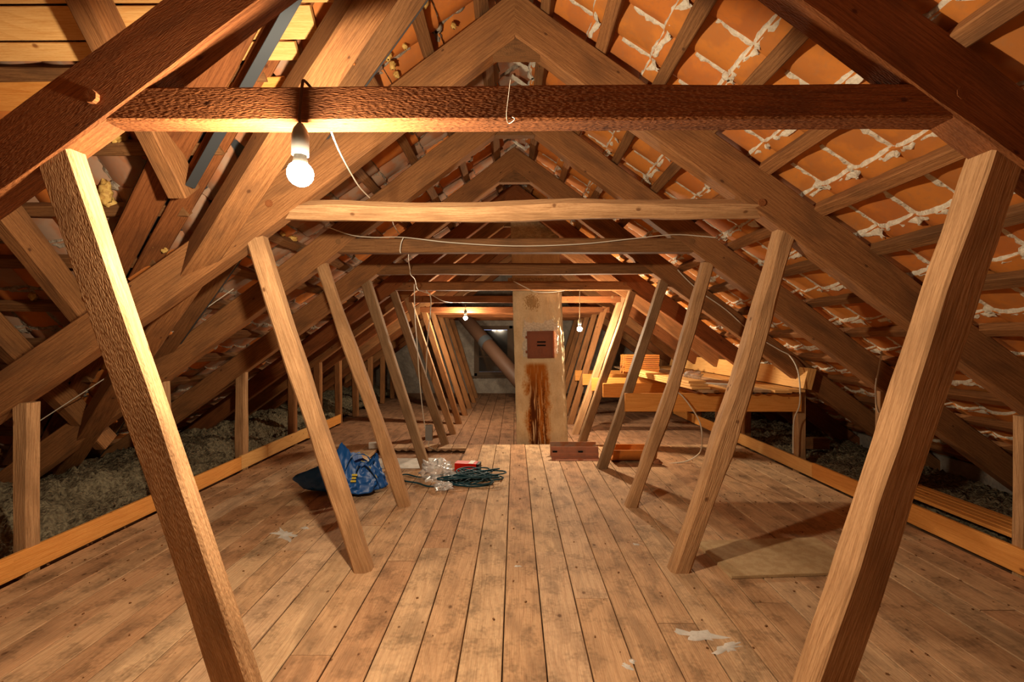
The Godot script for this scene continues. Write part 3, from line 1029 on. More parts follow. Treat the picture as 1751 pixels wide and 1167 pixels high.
func make_eaves() -> void:
	for s in [-1, 1]:
		var g := Geo.new()
		var nx := 46
		var nz := 300
		var p := PackedVector3Array()
		for j in nz:
			for i in nx:
				var x := 2.62 + 1.13 * i / (nx - 1)
				var z := 0.6 + 9.6 * j / (nz - 1)
				var rise := smoothstep(2.6, 3.3, x) * (0.14 if s < 0 else 0.05)
				var y := (0.03 if s < 0 else -0.01) + rise + wob.get_noise_2d(x * 6.0 + s * 30.0, z * 6.0) * (0.07 if s < 0 else 0.04)
				y += fine.get_noise_2d(x * 40.0, z * 40.0) * 0.035 + fine.get_noise_2d(x * 120.0, z * 120.0) * 0.018
				y = minf(y, RIDGE - ROOF * x - 0.10)
				p.append(Vector3(s * x + fine.get_noise_2d(x * 90.0 + 9.0, z * 90.0) * 0.014, y, -z))
		g.grid(p, nx, nz, false, 1.0 if s < 0 else -1.0)
		var o := part("loose_insulation", g.mesh(), mat.fibre)
		o.set_meta("kind", "stuff")
		tag(o, "grey loose fibre insulation heaped behind the low boards by the bag's side" if s < 0 else "dusty loose insulation in the dark eaves under the board platform", "insulation")
	# spare slats lying along the eaves on the platform's side
	for k in 5:
		var x := 2.72 + 0.052 * k
		var b := part("spare_slat", sweep([Vector3(x, 0.13 + 0.004 * (k % 2), -1.5), Vector3(x + 0.01, 0.125, -3.55 - 0.05 * (k % 3))], Vector3.RIGHT, 0.022, 0.045, {"ch": 0.002}), mat.new_pine_orange)
		tag(b, "thin wooden slat in the eaves, %s one counted from the kerb board" % ORD[k], "slat", "spare slats in the eaves")
	var blk := part("timber_offcut", sweep([at(1360, 757, 4.75), at(1412, 758, 4.75)], Vector3(0, 0, -1), 0.11, 0.09), mat.old_timber)
	tag(blk, "short block of squared timber lying in the eaves beneath the platform", "timber block")
	var tw := part("taut_string", tube([at(30, 742, 2.9), at(200, 632, 3.0), at(398, 494, 3.1)], 0.0035, 5), mat.cable_white)
	tag(tw, "thin pale string stretched slanting across the eaves beside the insulation", "string")

# ---------------------------------------------------------------- chimney

func chimney_image() -> Image:
	var W := 256
	var H := 768
	var n1 := noise_bytes(71, W, H, 0.012, 5, W, H)
	var n2 := noise_bytes(72, W, 64, 0.10, 3, W, H)
	var n3 := noise_bytes(73, W, H, 0.10, 3, W, H)
	var out := PackedByteArray(); out.resize(W * H * 3)
	var a := Color(0.84, 0.77, 0.63)
	var b := Color(0.75, 0.66, 0.52)
	var rust := Color(0.60, 0.33, 0.08)
	var deep := Color(0.26, 0.12, 0.04)
	for y in H:
		var yy := (1.0 - (y + 0.5) / H) * 2.4      # metres above the floor
		for x in W:
			var u := (x + 0.5) / W
			var i := y * W + x
			var c := a.lerp(b, clampf(n1[i] / 255.0 * 1.2 - 0.2 + (n3[i] - 128) / 500.0, 0.0, 1.0))
			if yy < 0.97:
				var across := 1.0 - smoothstep(0.13, 0.27, absf(u - 0.44) + (n3[i] - 128) / 3600.0 + (n1[i] - 128) / 1400.0)
				var streak := smoothstep(0.34, 0.62, n2[i] / 255.0 + 0.16)
				var amt := across * (0.30 + 0.70 * streak) * smoothstep(0.0, 0.06, 0.97 - yy)
				if yy < 0.42:
					amt *= smoothstep(0.30, 0.62, n2[i] / 255.0 + 0.08 + 0.25 * yy)
				c = c.lerp(rust, amt * 0.92)
				var d := 1.0 - smoothstep(0.05, 0.12, absf(u - 0.36) + (n3[i] - 128) / 3600.0)
				var d2 := 1.0 - smoothstep(0.01, 0.035, absf(u - 0.56) + (n3[i] - 128) / 2500.0)
				c = c.lerp(deep, amt * (d + d2 * 0.8) * smoothstep(0.9, 0.45, yy) * smoothstep(0.25, 0.7, n2[i] / 255.0 + 0.15) * 0.85)
			var blot := 1.0 - smoothstep(0.05, 0.11, Vector2((u - 0.40) * 0.6, yy - 1.66).length() + (n3[i] - 128) / 1500.0)
			c = c.lerp(Color(0.50, 0.36, 0.18), blot * 0.6)
			out[i * 3] = int(c.r * 255.0)
			out[i * 3 + 1] = int(c.g * 255.0)
			out[i * 3 + 2] = int(c.b * 255.0)
	return Image.create_from_data(W, H, false, Image.FORMAT_RGB8, out)

func make_chimney() -> void:
	var lump := normal_from(75, 256, 256, 0.04, 256, 256, 7.0)
	material("chimney_render", Color(1, 1, 1), chimney_image(), 0.95, lump, 0.35)
	mat.chimney_render.texture_repeat = false
	var t := thing("chimney", "leaning plastered chimney with iron soot door and rust streaks below", "chimney", Vector3(0.3, -0.03, -5.3))
	var g := Geo.new()
	var xl := func(y: float) -> float: return -0.275 - 0.028 * y
	var xr := func(y: float) -> float: return 0.325 - 0.045 * y
	var nu := 34
	var nv := 110
	var p := PackedVector3Array()
	for j in nv:
		var y := 2.4 * (1.0 - float(j) / (nv - 1))
		for i in nu:
			var f := float(i) / (nu - 1)
			var x: float = lerpf(xl.call(y), xr.call(y), f)
			var bump := fine.get_noise_2d(x * 14.0, y * 14.0) * 0.004 + wob.get_noise_2d(x * 6.0, y * 5.0) * 0.006
			var e := minf(f, 1.0 - f)
			bump -= 0.012 * (1.0 - smoothstep(0.0, 0.06, e))
			p.append(Vector3(x + fine.get_noise_2d(y * 9.0, f * 3.0) * 0.006, y, bump))
	g.grid(p, nu, nv, false, -1.0)
	part("rendered_face", g.mesh(), mat.chimney_render, t)
	g = Geo.new()
	for q in [-1, 1]:
		var b: float = xl.call(0.0) if q < 0 else xr.call(0.0)
		var b2: float = xl.call(2.9) if q < 0 else xr.call(2.9)
		g.quad(Vector3(b, 0, -0.005), Vector3(b, 0, -0.48), Vector3(b2, 2.9, -0.48), Vector3(b2, 2.9, -0.005), Vector3(q, 0, 0))
	g.quad(Vector3(xl.call(0.0), 0, -0.48), Vector3(xr.call(0.0), 0, -0.48), Vector3(xr.call(2.9), 2.9, -0.48), Vector3(xl.call(2.9), 2.9, -0.48), Vector3(0, 0, -1))
	g.quad(Vector3(xl.call(2.4), 2.4, -0.01), Vector3(xr.call(2.4), 2.4, -0.01), Vector3(xr.call(2.9), 2.9, -0.01), Vector3(xl.call(2.9), 2.9, -0.01), Vector3(0, 0, 1))
	part("shaft", g.mesh(), mat.plaster, t)
	var cb := Geo.new()
	cb.box(Vector3(-0.05, 1.90, -0.2), Vector3(0.66, 0.075, 0.46))
	part("corbel", cb.mesh(), mat.plaster, t)
	# the collar of fresh mortar round the soot door
	var m := Geo.new()
	for q in [[Vector3(-0.17, 1.02, 0.006), Vector3(-0.175, 1.36, 0.006), 0.03], [Vector3(-0.19, 1.375, 0.004), Vector3(0.20, 1.375, 0.002), 0.068], [Vector3(0.19, 1.38, 0.0), Vector3(0.185, 1.06, 0.0), 0.032]]:
		bead_into(m, q[0], q[1], Vector3(0, 0, 1), q[2], 3.0, 14)
	part("mortar_collar", m.mesh(), mat.mortar, t)
	# soot door: frame plate, leaf with raised rim, two slots, latch
	var door := Geo.new()
	door.box(Vector3(0.0, 1.165, 0.022), Vector3(0.31, 0.315, 0.022), Basis(Vector3(0, 0, 1), 0.02))
	var d := part("soot_door", door.mesh(), mat.iron_door, t)
	var rim := Geo.new()
	for q in [[Vector3(-0.14, 1.165, 0), Vector3(0.014, 0.29, 0.012)], [Vector3(0.14, 1.165, 0), Vector3(0.014, 0.29, 0.012)], [Vector3(0, 1.31, 0), Vector3(0.28, 0.012, 0.012)], [Vector3(0, 1.022, 0), Vector3(0.28, 0.012, 0.012)]]:
		rim.box(q[0] + Vector3(0, 0, 0.037), q[1])
	part("rim", rim.mesh(), mat.iron_door, d)
	for yy in [1.155, 1.195]:
		var sl := Geo.new()
		sl.box(Vector3(0.01, yy, 0.034), Vector3(0.10, 0.016, 0.004))
		part("slot", sl.mesh(), mat.gap_shade, d)
	var br := Geo.new()
	br.box(Vector3(0.0, 1.175, 0.038), Vector3(0.085, 0.012, 0.01))
	part("slide", br.mesh(), mat.iron_door, d)
	var emb := Geo.new()
	for q in [[-0.018, 0.004, 0.05], [0.018, 0.004, 0.05]]:
		emb.box(Vector3(q[0], 1.085, 0.036), Vector3(q[1], q[2], 0.005))
	for q in [1.06, 1.11]:
		emb.box(Vector3(0, q, 0.036), Vector3(0.036, 0.004, 0.005))
	part("cast_mark", emb.mesh(), mat.iron_door, d)
	for yy in [1.08, 1.25]:
		var hg := Geo.new()
		hg.box(Vector3(-0.165, yy, 0.03), Vector3(0.018, 0.03, 0.02))
		part("hinge", hg.mesh(), mat.iron_door, d)
	# flue pipe that runs into the chimney's back from the roof
	var fp := thing("flue_pipe", "slanting brown round flue pipe with a shiny clamp beside the chimney", "pipe", Vector3(-0.1, 0, -6.4))
	var a := at(770, 515, 8.6) - fp.position
	var b := at(905, 672, 6.6) - fp.position
	part("tube", tube([a, a.lerp(b, 0.33), a.lerp(b, 0.66), b], 0.115, 20), mat.rust_pipe, fp)
	part("clamp", tube([a.lerp(b, 0.50), a.lerp(b, 0.55)], 0.121, 20), mat.zinc, fp)

# ---------------------------------------------------------------- lamps

func make_lamps() -> void:
	lamp("roof bulb on a short brown cable hanging over the rough collar beam", Vector3(-0.612, 1.672, -1.298), 0.036, [Vector3(0.0, 0.150, 0.004), Vector3(0.001, 0.168, 0.006), Vector3(0.004, 0.21, 0.004), Vector3(0.008, 0.252, 0.004), Vector3(0.010, 0.268, -0.006), Vector3(0.013, 0.268, -0.07)], 1.05, mat.cable_brown)
	lamp("bare bulb hanging on a long cord beside the chimney above the platform", Vector3(0.762, 1.317, -5.335), 0.031, [Vector3(0, 0.13, 0), Vector3(0.0, 0.3, 0), Vector3(0, 0.42, 0), Vector3(0.0, 0.52, 0.0)], 0.95, mat.cable_white)
	lamp("bare bulb under the reddish collar beams near the gable window", Vector3(-0.696, 1.497, -6.44), 0.031, [Vector3(0, 0.11, 0), Vector3(0.0, 0.15, 0), Vector3(0, 0.19, -0.03)], 0.75, mat.cable_white)

func lamp(label: String, where: Vector3, r: float, cord: Array, power: float, cm: Material) -> void:
	var t := thing("pendant_bulb", label.replace("roof bulb", "lit bulb"), "lamp", where, "bare bulbs of the attic")
	var prof := []
	for k in 11:
		var an := lerpf(-PI / 2, PI * 0.30, k / 10.0)
		prof.append(Vector2(cos(an) * r, sin(an) * r))
	part("globe", lathe(prof), mat.lit_bulb, t)
	part("bulb_neck", lathe([Vector2(r * 0.60, r * 0.80), Vector2(r * 0.50, r * 1.3), Vector2(r * 0.42, r * 1.55)]), mat.socket_grey, t)
	part("lamp_holder", lathe([Vector2(r * 0.40, r * 1.42), Vector2(r * 0.66, r * 1.45), Vector2(r * 0.66, r * 3.0), Vector2(r * 0.52, r * 3.5), Vector2(r * 0.24, r * 3.95), Vector2(r * 0.10, r * 4.0)]), mat.socket_grey, t)
	part("cord", tube(curve([Vector3(0, r * 3.9, 0)] + cord), 0.0042, 7), cm, t)
	var l := OmniLight3D.new()
	l.name = "bulb_light"
	l.light_color = Color(1.0, 0.912, 0.78)
	l.light_energy = power * 1.0
	l.light_size = r * 0.8
	l.omni_range = 14.0
	l.omni_attenuation = 2.0
	l.shadow_enabled = true
	t.add_child(l)

# ---------------------------------------------------------------- platform of boards

func make_platform() -> void:
	var zs := [4.17, 5.14, 5.82, 6.51, 7.22]
	for k in 5:
		var z: float = zs[k]
		var b := part("joist", sweep([Vector3(1.005 - 0.012 * k, 0.622, -z + 0.018), Vector3(2.60, 0.622, -z + 0.018)], Vector3(0, 0, -1), 0.165 - 0.008 * (k % 2), 0.03, {"ch": 0.003}), mat.new_pine_orange)
		tag(b, ["orange pine joist board nailed to the post, foremost under the platform", "pine joist board under the platform, second from its front edge", "pine joist board under the platform, third from its front edge", "pine joist board under the platform, fourth from its front edge", "pine joist board under the platform, fifth from its front edge"][k], "joist", "joists of the board platform")
	# the corrugated sheet under the boards
	var g := Geo.new()
	var p := PackedVector3Array()
	for j in 2:
		for i in 90:
			p.append(Vector3(1.62 + 0.93 * i / 89.0, 0.715 + 0.009 * sin(i * 0.62), -4.06 - j * 1.9))
	g.grid(p, 90, 2, false, 1.0)
	var cs := part("corrugated_sheet", g.mesh(), mat.clay_dusty)
	tag(cs, "reddish brown corrugated sheet under the platform boards", "sheet")
	for k in 6:
		var x := 1.72 + 0.158 * k
		var z0 := 4.02 + rng.randf_range(-0.03, 0.05)
		var b := part("platform_board", sweep([Vector3(x, 0.737, -z0), Vector3(x, 0.737, -7.5 + rng.randf_range(-0.2, 0.2))], Vector3.RIGHT, 0.022, 0.15, {"ch": 0.002}), mat.new_pine if k in [1, 4, 5] else mat.floor_board_pale)
		tag(b, "flat platform board, %s one counted from the boards on edge" % ORD[5 - k], "board", "boards of the platform")
	for k in 3:
		var a := Vector3(1.66 + 0.012 * k, 0.760 + 0.0215 * k, -4.06 - 0.07 * k)
		var b2 := Vector3(1.56 - 0.02 * k, 0.760 + 0.0215 * k, -5.72)
		var b := part("loose_board", sweep([a, b2], Vector3.RIGHT, 0.020, 0.17, {"ch": 0.002}), mat.new_pine)
		tag(b, "pale board on the platform, %s of the slanting stack of three" % ["lowest", "middle one", "topmost"][k], "board", "stack of pale boards on the platform")
	for k in 3:
		var a := Vector3(2.60 + 0.026 * k, 0.848 - 0.004 * k, -4.06)
		var b := part("upright_board", sweep([a, a + Vector3(0.0, 0.0, -3.5)], Vector3(0.25, 1, 0).normalized(), 0.022, 0.19, {"ch": 0.002}), mat.new_pine)
		tag(b, "pale board on edge along the platform, %s one counted from the tile stack" % ORD[k], "board", "boards on edge along the platform")
	# clay tiles stacked on the boards
	var tm := stacked_tile()
	for k in 9:
		var o := MeshInstance3D.new()
		o.name = numbered("clay_tile")
		o.mesh = tm
		o.material_override = mat.clay_pink if k % 3 == 0 else mat.clay
		add_child(o, true)
		o.position = Vector3(1.63 + rng.randf_range(-0.006, 0.006), 0.752 + 0.0245 * k, -5.95 + rng.randf_range(-0.005, 0.005))
		tag(o, "wavy clay roof tile, %s from the bottom of the stack on the platform" % ORD[k], "roof tile", "clay tiles stacked on the platform")
	var fg := Geo.new()
	blob_into(fg, Vector3.ZERO, Vector3(0.09, 0.05, 0.07), 0.8, 31.0, 18, 12, 2.6)
	var o2 := part("plastic_bag", fg.mesh(), mat.clear_film)
	o2.position = Vector3(1.90, 0.815, -4.85)
	tag(o2, "small crumpled clear plastic bag on the platform boards", "plastic bag")
	var lg := part("white_lath", sweep([Vector3(1.80, 0.755, -4.70), Vector3(2.10, 0.755, -4.45)], Vector3(0.6, 0, 0.8), 0.012, 0.03, {"ch": 0.001}), mat.gypsum)
	tag(lg, "short white lath lying next to the plastic bag on the platform", "lath")

func stacked_tile() -> ArrayMesh:
	var g := Geo.new()
	var n := 26
	var lo := PackedVector3Array()
	var hi := PackedVector3Array()
	for x in [-0.22, 0.22]:
		for i in n:
			var f := float(i) / (n - 1)
			var y := 0.018 * sin(f * TAU * 2.0 + 0.6) + 0.018
			lo.append(Vector3(x, y, 0.125 - 0.25 * f))
			hi.append(Vector3(x, y + 0.014, 0.125 - 0.25 * f))
	g.grid(lo, n, 2, false, -1.0)
	g.grid(hi, n, 2, false, 1.0)
	for j in 2:
		for i in n - 1:
			var a := j * n + i
			g.quad(lo[a], lo[a + 1], hi[a + 1], hi[a], Vector3(-1 if j == 0 else 1, 0, 0))
	g.quad(lo[0], lo[n], hi[n], hi[0], Vector3(0, 0, 1))
	g.quad(lo[n - 1], lo[2 * n - 1], hi[2 * n - 1], hi[n - 1], Vector3(0, 0, -1))
	return g.mesh()

# ---------------------------------------------------------------- things on the floor

func make_floor_things() -> void:
	# ---- the blue bag: a slumped sack with two straps
	var bag := thing("blue_tote_bag", "big blue woven plastic carrier bag slumped on the floorboards", "bag", Vector3(-1.30, 0, -3.55))
	var g := Geo.new()
	var p := PackedVector3Array()
	var nu := 72
	var nv := 30
	for j in nv:
		var f := float(j) / (nv - 1)
		for i in nu:
			var an := TAU * i / nu
			var dir := Vector2(cos(an), sin(an))
			var rx := lerpf(0.29, 0.17, smoothstep(0.0, 1.0, f))
			var rz := lerpf(0.17, 0.08, smoothstep(0.0, 1.0, f))
			if f < 0.12:
				rx *= smoothstep(-0.05, 0.12, f)
				rz *= smoothstep(-0.05, 0.12, f)
			# a corner of the bag juts out to one side, low down
			var lobe := exp(-pow(absf(wrapf(an - PI + 0.25, -PI, PI)) / 0.42, 2.0)) * exp(-pow((f - 0.42) / 0.34, 2.0))
			var fold := fine.get_noise_3d(dir.x * 4.0, f * 3.0, dir.y * 4.0 + 3.0)
			fold = 1.0 - absf(fold) * 2.2
			var k := 0.90 + 0.16 * fold
			var q := Vector3(dir.x * rx * k - lobe * 0.17, 0, dir.y * rz * k + lobe * 0.04)
			var hgt := 0.25 + 0.11 * exp(-pow(wrapf(an - 1.9, -PI, PI) / 0.5, 2.0)) + 0.05 * sin(an * 3.0 + 1.0) + 0.03 * fine.get_noise_2d(an * 6.0, 4.0)
			q.y = pow(f, 0.85) * hgt + lobe * 0.035
			q.x += 0.06 * f
			p.append(q)
	g.grid(p, nu, nv, true, -1.0)
	# the mouth, folded in
	var mouth := PackedVector3Array()
	for j in 4:
		for i in nu:
			var e: Vector3 = p[(nv - 1) * nu + i]
			var c := Vector3(0.06, 0.19, 0)
			mouth.append(e.lerp(c, j / 3.0) + Vector3(0, -0.03 * sin(j), 0))
	g.grid(mouth, nu, 4, true, -1.0)
	part("sack", g.mesh(), mat.tarpaulin, bag)
	for s in [[Vector3(0.10, 0.20, 0.115), Vector3(0.14, 0.27, 0.12), Vector3(0.20, 0.235, 0.13), Vector3(0.25, 0.15, 0.11), Vector3(0.27, 0.08, 0.09)], [Vector3(0.02, 0.21, 0.115), Vector3(0.05, 0.29, 0.10), Vector3(0.10, 0.315, 0.07), Vector3(0.15, 0.29, 0.02), Vector3(0.17, 0.22, -0.03)]]:
		var path := curve(s, 6)
		var st := part("strap", sweep(path, Vector3(0.25, 0.2, 1).normalized(), 0.006, 0.045, {"ch": 0.001}), mat.tarpaulin, bag)
		for k in range(2, path.size() - 4, 5):
			var d: Vector3 = (path[k + 1] - path[k]).normalized()
			var sv := Vector3(0.25, 0.2, 1).normalized()
			var nn := sv.cross(d).normalized()
			if nn.z < 0.0 and nn.y < 0.0:
				nn = -nn
			sv = d.cross(nn).normalized()
			var mk := Geo.new()
			mk.box((path[k] + path[k + 1]) * 0.5 + nn * 0.004, Vector3(0.022, 0.003, 0.026), Basis(d, nn, sv))
			part("yellow_print", mk.mesh(), mat.print_yellow, st)
	# printed mark on the front of the bag
	for k in 3:
		var mk := Geo.new()
		mk.box(Vector3(0.095 - 0.004 * k, 0.175 - 0.022 * k, 0.135 + 0.004 * k), Vector3(0.04 - 0.008 * (k % 2), 0.014, 0.003), Basis(Vector3(1, 0, 0), -0.25))
		part("yellow_print", mk.mesh(), mat.print_yellow, bag)

	# ---- coiled extension cable
	var pts := []
	var turns := 13
	for k in turns * 22:
		var a := TAU * k / 22.0
		var tn := k / 22.0
		var rx := 0.17 + 0.07 * sin(tn * 1.9) + 0.02 * sin(a * 2.0 + tn)
		var rz := 0.13 + 0.05 * cos(tn * 2.3)
		var cx := 0.035 * sin(tn * 2.7)
		var cz := 0.03 * cos(tn * 1.7)
		pts.append(Vector3(cx + rx * cos(a + tn * 0.35), 0.010 + 0.055 * (0.5 + 0.5 * sin(tn * 1.3 + a * 0.5)) * smoothstep(0, 3, tn), cz + rz * sin(a)))
	var co := part("extension_cable", tube(pts, 0.0065, 6), mat.cable_teal)
	co.position = Vector3(-0.36, 0, -3.86)
	tag(co, "dark teal extension cable heaped in a tangled coil on the floor", "cable")
	var ta := part("cable_tail", tube(curve([Vector3(-0.55, 0.012, -3.74), Vector3(-0.68, 0.01, -3.66), Vector3(-0.80, 0.012, -3.74), Vector3(-0.93, 0.012, -3.80), Vector3(-1.02, 0.012, -3.90), Vector3(-0.95, 0.012, -3.98), Vector3(-0.82, 0.012, -3.90), Vector3(-0.68, 0.02, -3.92), Vector3(-0.55, 0.03, -3.95)]), 0.0065, 6), mat.cable_teal)
	tag(ta, "dark teal loop of cable lying between the tangled coil and the post", "cable")
	var fg := Geo.new()
	blob_into(fg, Vector3(0, 0.06, 0), Vector3(0.12, 0.085, 0.11), 1.1, 12.0, 30, 20, 4.0)
	var f1 := part("film_wrapper", fg.mesh(), mat.clear_film)
	f1.position = Vector3(-0.66, 0.0, -3.88)
	tag(f1, "crumpled clear plastic film lying between the cable loops", "plastic film")
	fg = Geo.new()
	blob_into(fg, Vector3(0, 0.03, 0), Vector3(0.07, 0.03, 0.05), 1.1, 19.0, 22, 14, 4.0)
	var f2 := part("film_wrapper", fg.mesh(), mat.clear_film)
	f2.position = Vector3(-0.57, 0.0, -3.60)
	tag(f2, "small scrap of clear film in front of the cable coil", "plastic film")
	var pk := thing("tool_packet", "red, white and black tool packet lying behind the cable coil", "packet", Vector3(-0.44, 0, -4.16))
	var body := Geo.new()
	body.box(Vector3(0, 0.035, 0), Vector3(0.20, 0.07, 0.10), Basis(Vector3(0, 1, 0), -0.15))
	part("box", body.mesh(), mat.print_red, pk)
	body = Geo.new()
	body.box(Vector3(0.05, 0.036, 0.004), Vector3(0.045, 0.075, 0.105), Basis(Vector3(0, 1, 0), -0.15))
	part("white_band", body.mesh(), mat.print_white, pk)
	body = Geo.new()
	body.box(Vector3(0.105, 0.034, 0.01), Vector3(0.04, 0.066, 0.098), Basis(Vector3(0, 1, 0), -0.15))
	part("black_end", body.mesh(), mat.cable_black, pk)

	# ---- gypsum panel and rough things round the hatch
	var pan := part("plasterboard_panel", sweep([Vector3(-1.50, -0.018, -4.42), Vector3(-0.72, -0.018, -4.44)], Vector3(0, 0, -1), 0.013, 0.36, {"ch": 0.001}), mat.gypsum)
	tag(pan, "white plasterboard panel laid in the floor hatch behind the blue bag", "panel")
	var wv := Geo.new()
	var wp := PackedVector3Array()
	for j in 2:
		for i in 100:
			wp.append(Vector3(-1.58 + 1.0 * i / 99.0, -0.028 + 0.009 * sin(i * 0.75) + 0.012 * j, -4.955 + 0.012 * j))
	wv.grid(wp, 100, 2)
	var wo := part("corrugated_strip", wv.mesh(), mat.rust_pipe)
	tag(wo, "dark corrugated strip along the rear edge of the floor hatch", "strip")
	var br := part("broken_brick", sweep([Vector3(-1.60, 0.03, -4.98), Vector3(-1.42, 0.03, -5.03)], Vector3(0, 0, -1), 0.06, 0.09, {"ch": 0.006}), mat.gypsum)
	tag(br, "pale broken brick lying on the boards behind the blue bag", "brick")

	# ---- loose sheet on the floor
	var sh := part("plywood_sheet", sweep([Vector3(1.07, 0.009, -2.47), Vector3(1.80, 0.009, -2.52)], Vector3(0.1, 0, -1).normalized(), 0.016, 0.40, {"ch": 0.002}), mat.board_panel)
	tag(sh, "flat beige board lying on the floor beside the waney log post", "board")

	# ---- tiles on the floor by the chimney
	var tg := Geo.new()
	var prof := [Vector2(0.115, 0.004), Vector2(0.098, 0.020), Vector2(0.050, 0.026), Vector2(0.062, 0.048), Vector2(0.066, 0.070), Vector2(0.042, 0.078), Vector2(0.048, 0.100), Vector2(0.028, 0.122)]
	var pa := PackedVector3Array()
	var pb := PackedVector3Array()
	for x in [-0.235, 0.235]:
		for q in prof:
			pa.append(Vector3(x, q.y, q.x))
			pb.append(Vector3(x, q.y - 0.004, q.x - 0.018))
	tg.grid(pa, 8, 2, false, -1.0)
	tg.grid(pb, 8, 2, false, 1.0)
	for j in 2:
		for i in 7:
			tg.quad(pa[j * 8 + i], pa[j * 8 + i + 1], pb[j * 8 + i + 1], pb[j * 8 + i], Vector3(-1 if j == 0 else 1, 0, 0))
	tg.quad(pa[7], pa[15], pb[15], pb[7], Vector3.UP)
	var rt := thing("ribbed_tile", "pink ribbed interlocking roof tile leaning on its edge near the chimney foot", "roof tile", Vector3(0.60, 0, -4.58))
	part("clay_body", tg.mesh(), mat.clay_pale, rt)
	var back := Geo.new()
	back.box(Vector3(0.0, 0.07, -0.10), Vector3(0.47, 0.14, 0.014), Basis(Vector3(1, 0, 0), -0.12))
	part("rear_leaf", back.mesh(), mat.clay_dusty, rt)
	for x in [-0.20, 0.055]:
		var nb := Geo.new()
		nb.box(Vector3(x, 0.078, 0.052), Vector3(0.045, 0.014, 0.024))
		part("notch_shade", nb.mesh(), mat.gap_shade, rt)  # dark block in the groove, painted as the shade of a notch
	var hg := Geo.new()
	var ip := PackedVector3Array()
	var op := PackedVector3Array()
	for x in [-0.21, 0.21]:
		for i in 15:
			var an := PI + PI * i / 14.0
			ip.append(Vector3(x, 0.13 + sin(an) * 0.112, cos(an) * 0.118))
			op.append(Vector3(x, 0.13 + sin(an) * 0.128, cos(an) * 0.134))
	hg.grid(ip, 15, 2, false, -1.0)
	hg.grid(op, 15, 2, false, 1.0)
	for j in 2:
		for i in 14:
			hg.quad(ip[j * 15 + i], ip[j * 15 + i + 1], op[j * 15 + i + 1], op[j * 15 + i], Vector3(-1 if j == 0 else 1, 0, 0))
	for i in [0, 14]:
		hg.quad(ip[i], ip[15 + i], op[15 + i], op[i], Vector3.UP)
	var rg := part("ridge_tile", hg.mesh(), mat.clay)
	rg.position = Vector3(1.16, 0.0, -4.50)
	tag(rg, "half-round orange ridge tile lying hollow side up behind the posts", "roof tile")
	var sd := Geo.new()
	blob_into(sd, Vector3(0, 0.016, 0), Vector3(0.05, 0.03, 0.03), 0.9, 44.0, 10, 7)
	var shd := part("tile_shard", sd.mesh(), mat.clay_dusty)
	shd.position = Vector3(1.36, 0, -4.35)
	tag(shd, "dark broken shard of clay next to the half-round ridge tile", "shard")

	# ---- the junction box on a post foot
	var jb := thing("socket_box", "small grey electrical box fixed near the foot of a post", "socket box", Vector3(-0.945, 0.0, -5.02))
	var bx := Geo.new()
	bx.box(Vector3(0, 0.165, 0), Vector3(0.075, 0.17, 0.05))
	part("case", bx.mesh(), mat.socket_grey, jb)
	bx = Geo.new()
	bx.box(Vector3(0, 0.165, 0.027), Vector3(0.055, 0.11, 0.006))
	part("cover", bx.mesh(), mat.socket_grey, jb)
	part("lead", tube(curve([Vector3(0, 0.08, 0), Vector3(0.0, 0.02, 0.03), Vector3(0.06, 0.01, 0.10)]), 0.005, 6), mat.cable_white, jb)

# ---------------------------------------------------------------- cables

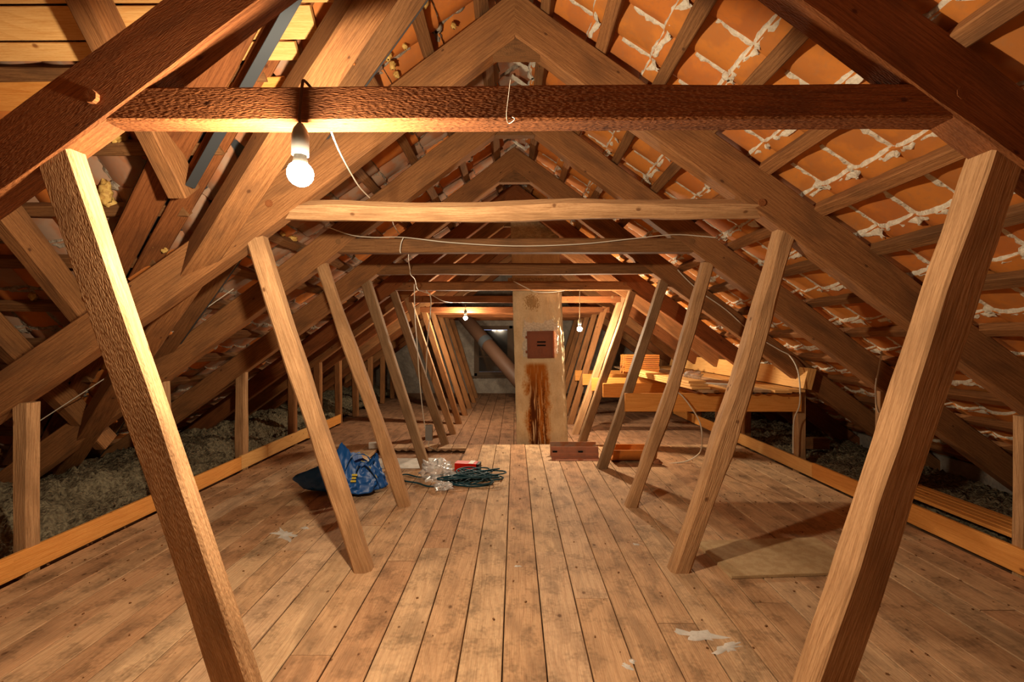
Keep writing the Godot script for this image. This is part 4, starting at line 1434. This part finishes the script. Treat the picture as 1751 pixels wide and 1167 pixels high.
func make_cables() -> void:
	var list := [
		["white cable hanging from the rough collar beam down to the log collar beam", [at(566, 224, 1.38), at(580, 258, 1.6), at(600, 296, 1.9), at(615, 320, 2.1), at(632, 338, 2.29)], 0.0045],
		["white cable dropping from the log collar beam to the cable knot below", [at(670, 373, 2.42), at(673, 385, 2.7), at(683, 401, 3.15)], 0.0045],
		["white cable strung along the face of the third collar beam", [at(560, 388, 3.1), at(600, 402, 3.16), at(640, 406, 3.19), at(690, 406, 3.195), at(770, 415, 3.195), at(880, 421, 3.195), at(990, 418, 3.195), at(1080, 409, 3.195), at(1150, 402, 3.19), at(1200, 405, 3.18), at(1222, 407, 3.17)], 0.005],
		["short white cable end dangling off the third collar beam", [at(690, 406, 3.19), at(686, 415, 3.19), at(684, 428, 3.19), at(685, 433, 3.19)], 0.005],
		["white cable looping between the fourth and fifth collar beams", [at(698, 432, 3.33), at(698, 445, 3.8), at(701, 462, 4.15), at(702, 470, 4.15), at(709, 478, 4.4), at(712, 492, 4.9), at(716, 497, 5.1)], 0.006],
		["long white cable hanging down the post to the socket box", [at(708, 486, 4.7), at(709, 540, 4.8), at(713, 590, 4.85), at(716, 640, 4.9), at(722, 700, 4.95), at(727, 735, 5.0)], 0.006],
		["second long white cable hanging beside the posts of the fifth truss", [at(728, 497, 5.1), at(736, 508, 5.1), at(736, 530, 5.1), at(731, 580, 5.08), at(728, 645, 5.06)], 0.007],
		["white cable running from the fifth collar beam towards the rear bulb", [at(716, 497, 5.12), at(735, 503, 5.14), at(758, 515, 5.5), at(780, 516, 6.0), at(800, 500, 6.1), at(820, 497, 6.2)], 0.006],
		["white cable drooping across the chimney head", [at(878, 481, 5.12), at(895, 490, 5.13), at(915, 499, 5.14), at(940, 500, 5.14), at(965, 497, 5.14)], 0.006],
		["white cable following a rafter down to the board platform", [at(1158, 462, 4.15), at(1175, 480, 4.15), at(1200, 502, 4.15), at(1240, 530, 4.15), at(1285, 570, 4.14), at(1330, 598, 4.13), at(1350, 610, 4.05), at(1364, 640, 3.96), at(1366, 690, 3.95), at(1356, 720, 4.05), at(1355, 775, 4.08)], 0.007],
		["grey cable hanging down from a rafter at the eaves", [at(1505, 600, 3.15), at(1500, 630, 3.16), at(1495, 660, 3.17), at(1496, 690, 3.18), at(1500, 705, 3.18)], 0.006],
		["pale cable curving from the platform joist onto the floor", [at(1140, 667, 4.12), at(1160, 672, 4.08), at(1180, 695, 4.05), at(1197, 725, 4.05), at(1200, 760, 4.1), at(1193, 778, 4.35), at(1170, 790, 4.4), at(1130, 794, 4.4)], 0.007],
		["thin bare wire tied over the rough collar beam", [at(873, 138, 1.30), at(869, 170, 1.302), at(866, 199, 1.30), at(870, 212, 1.33), at(880, 205, 1.29), at(876, 201, 1.30)], 0.0012]]
	for c in list:
		var o := part("cable" if c[2] > 0.003 else "wire", tube(curve(c[1], 5), c[2] * 0.8, 6), mat.cable_white)
		tag(o, c[0], "cable" if c[2] > 0.003 else "wire")
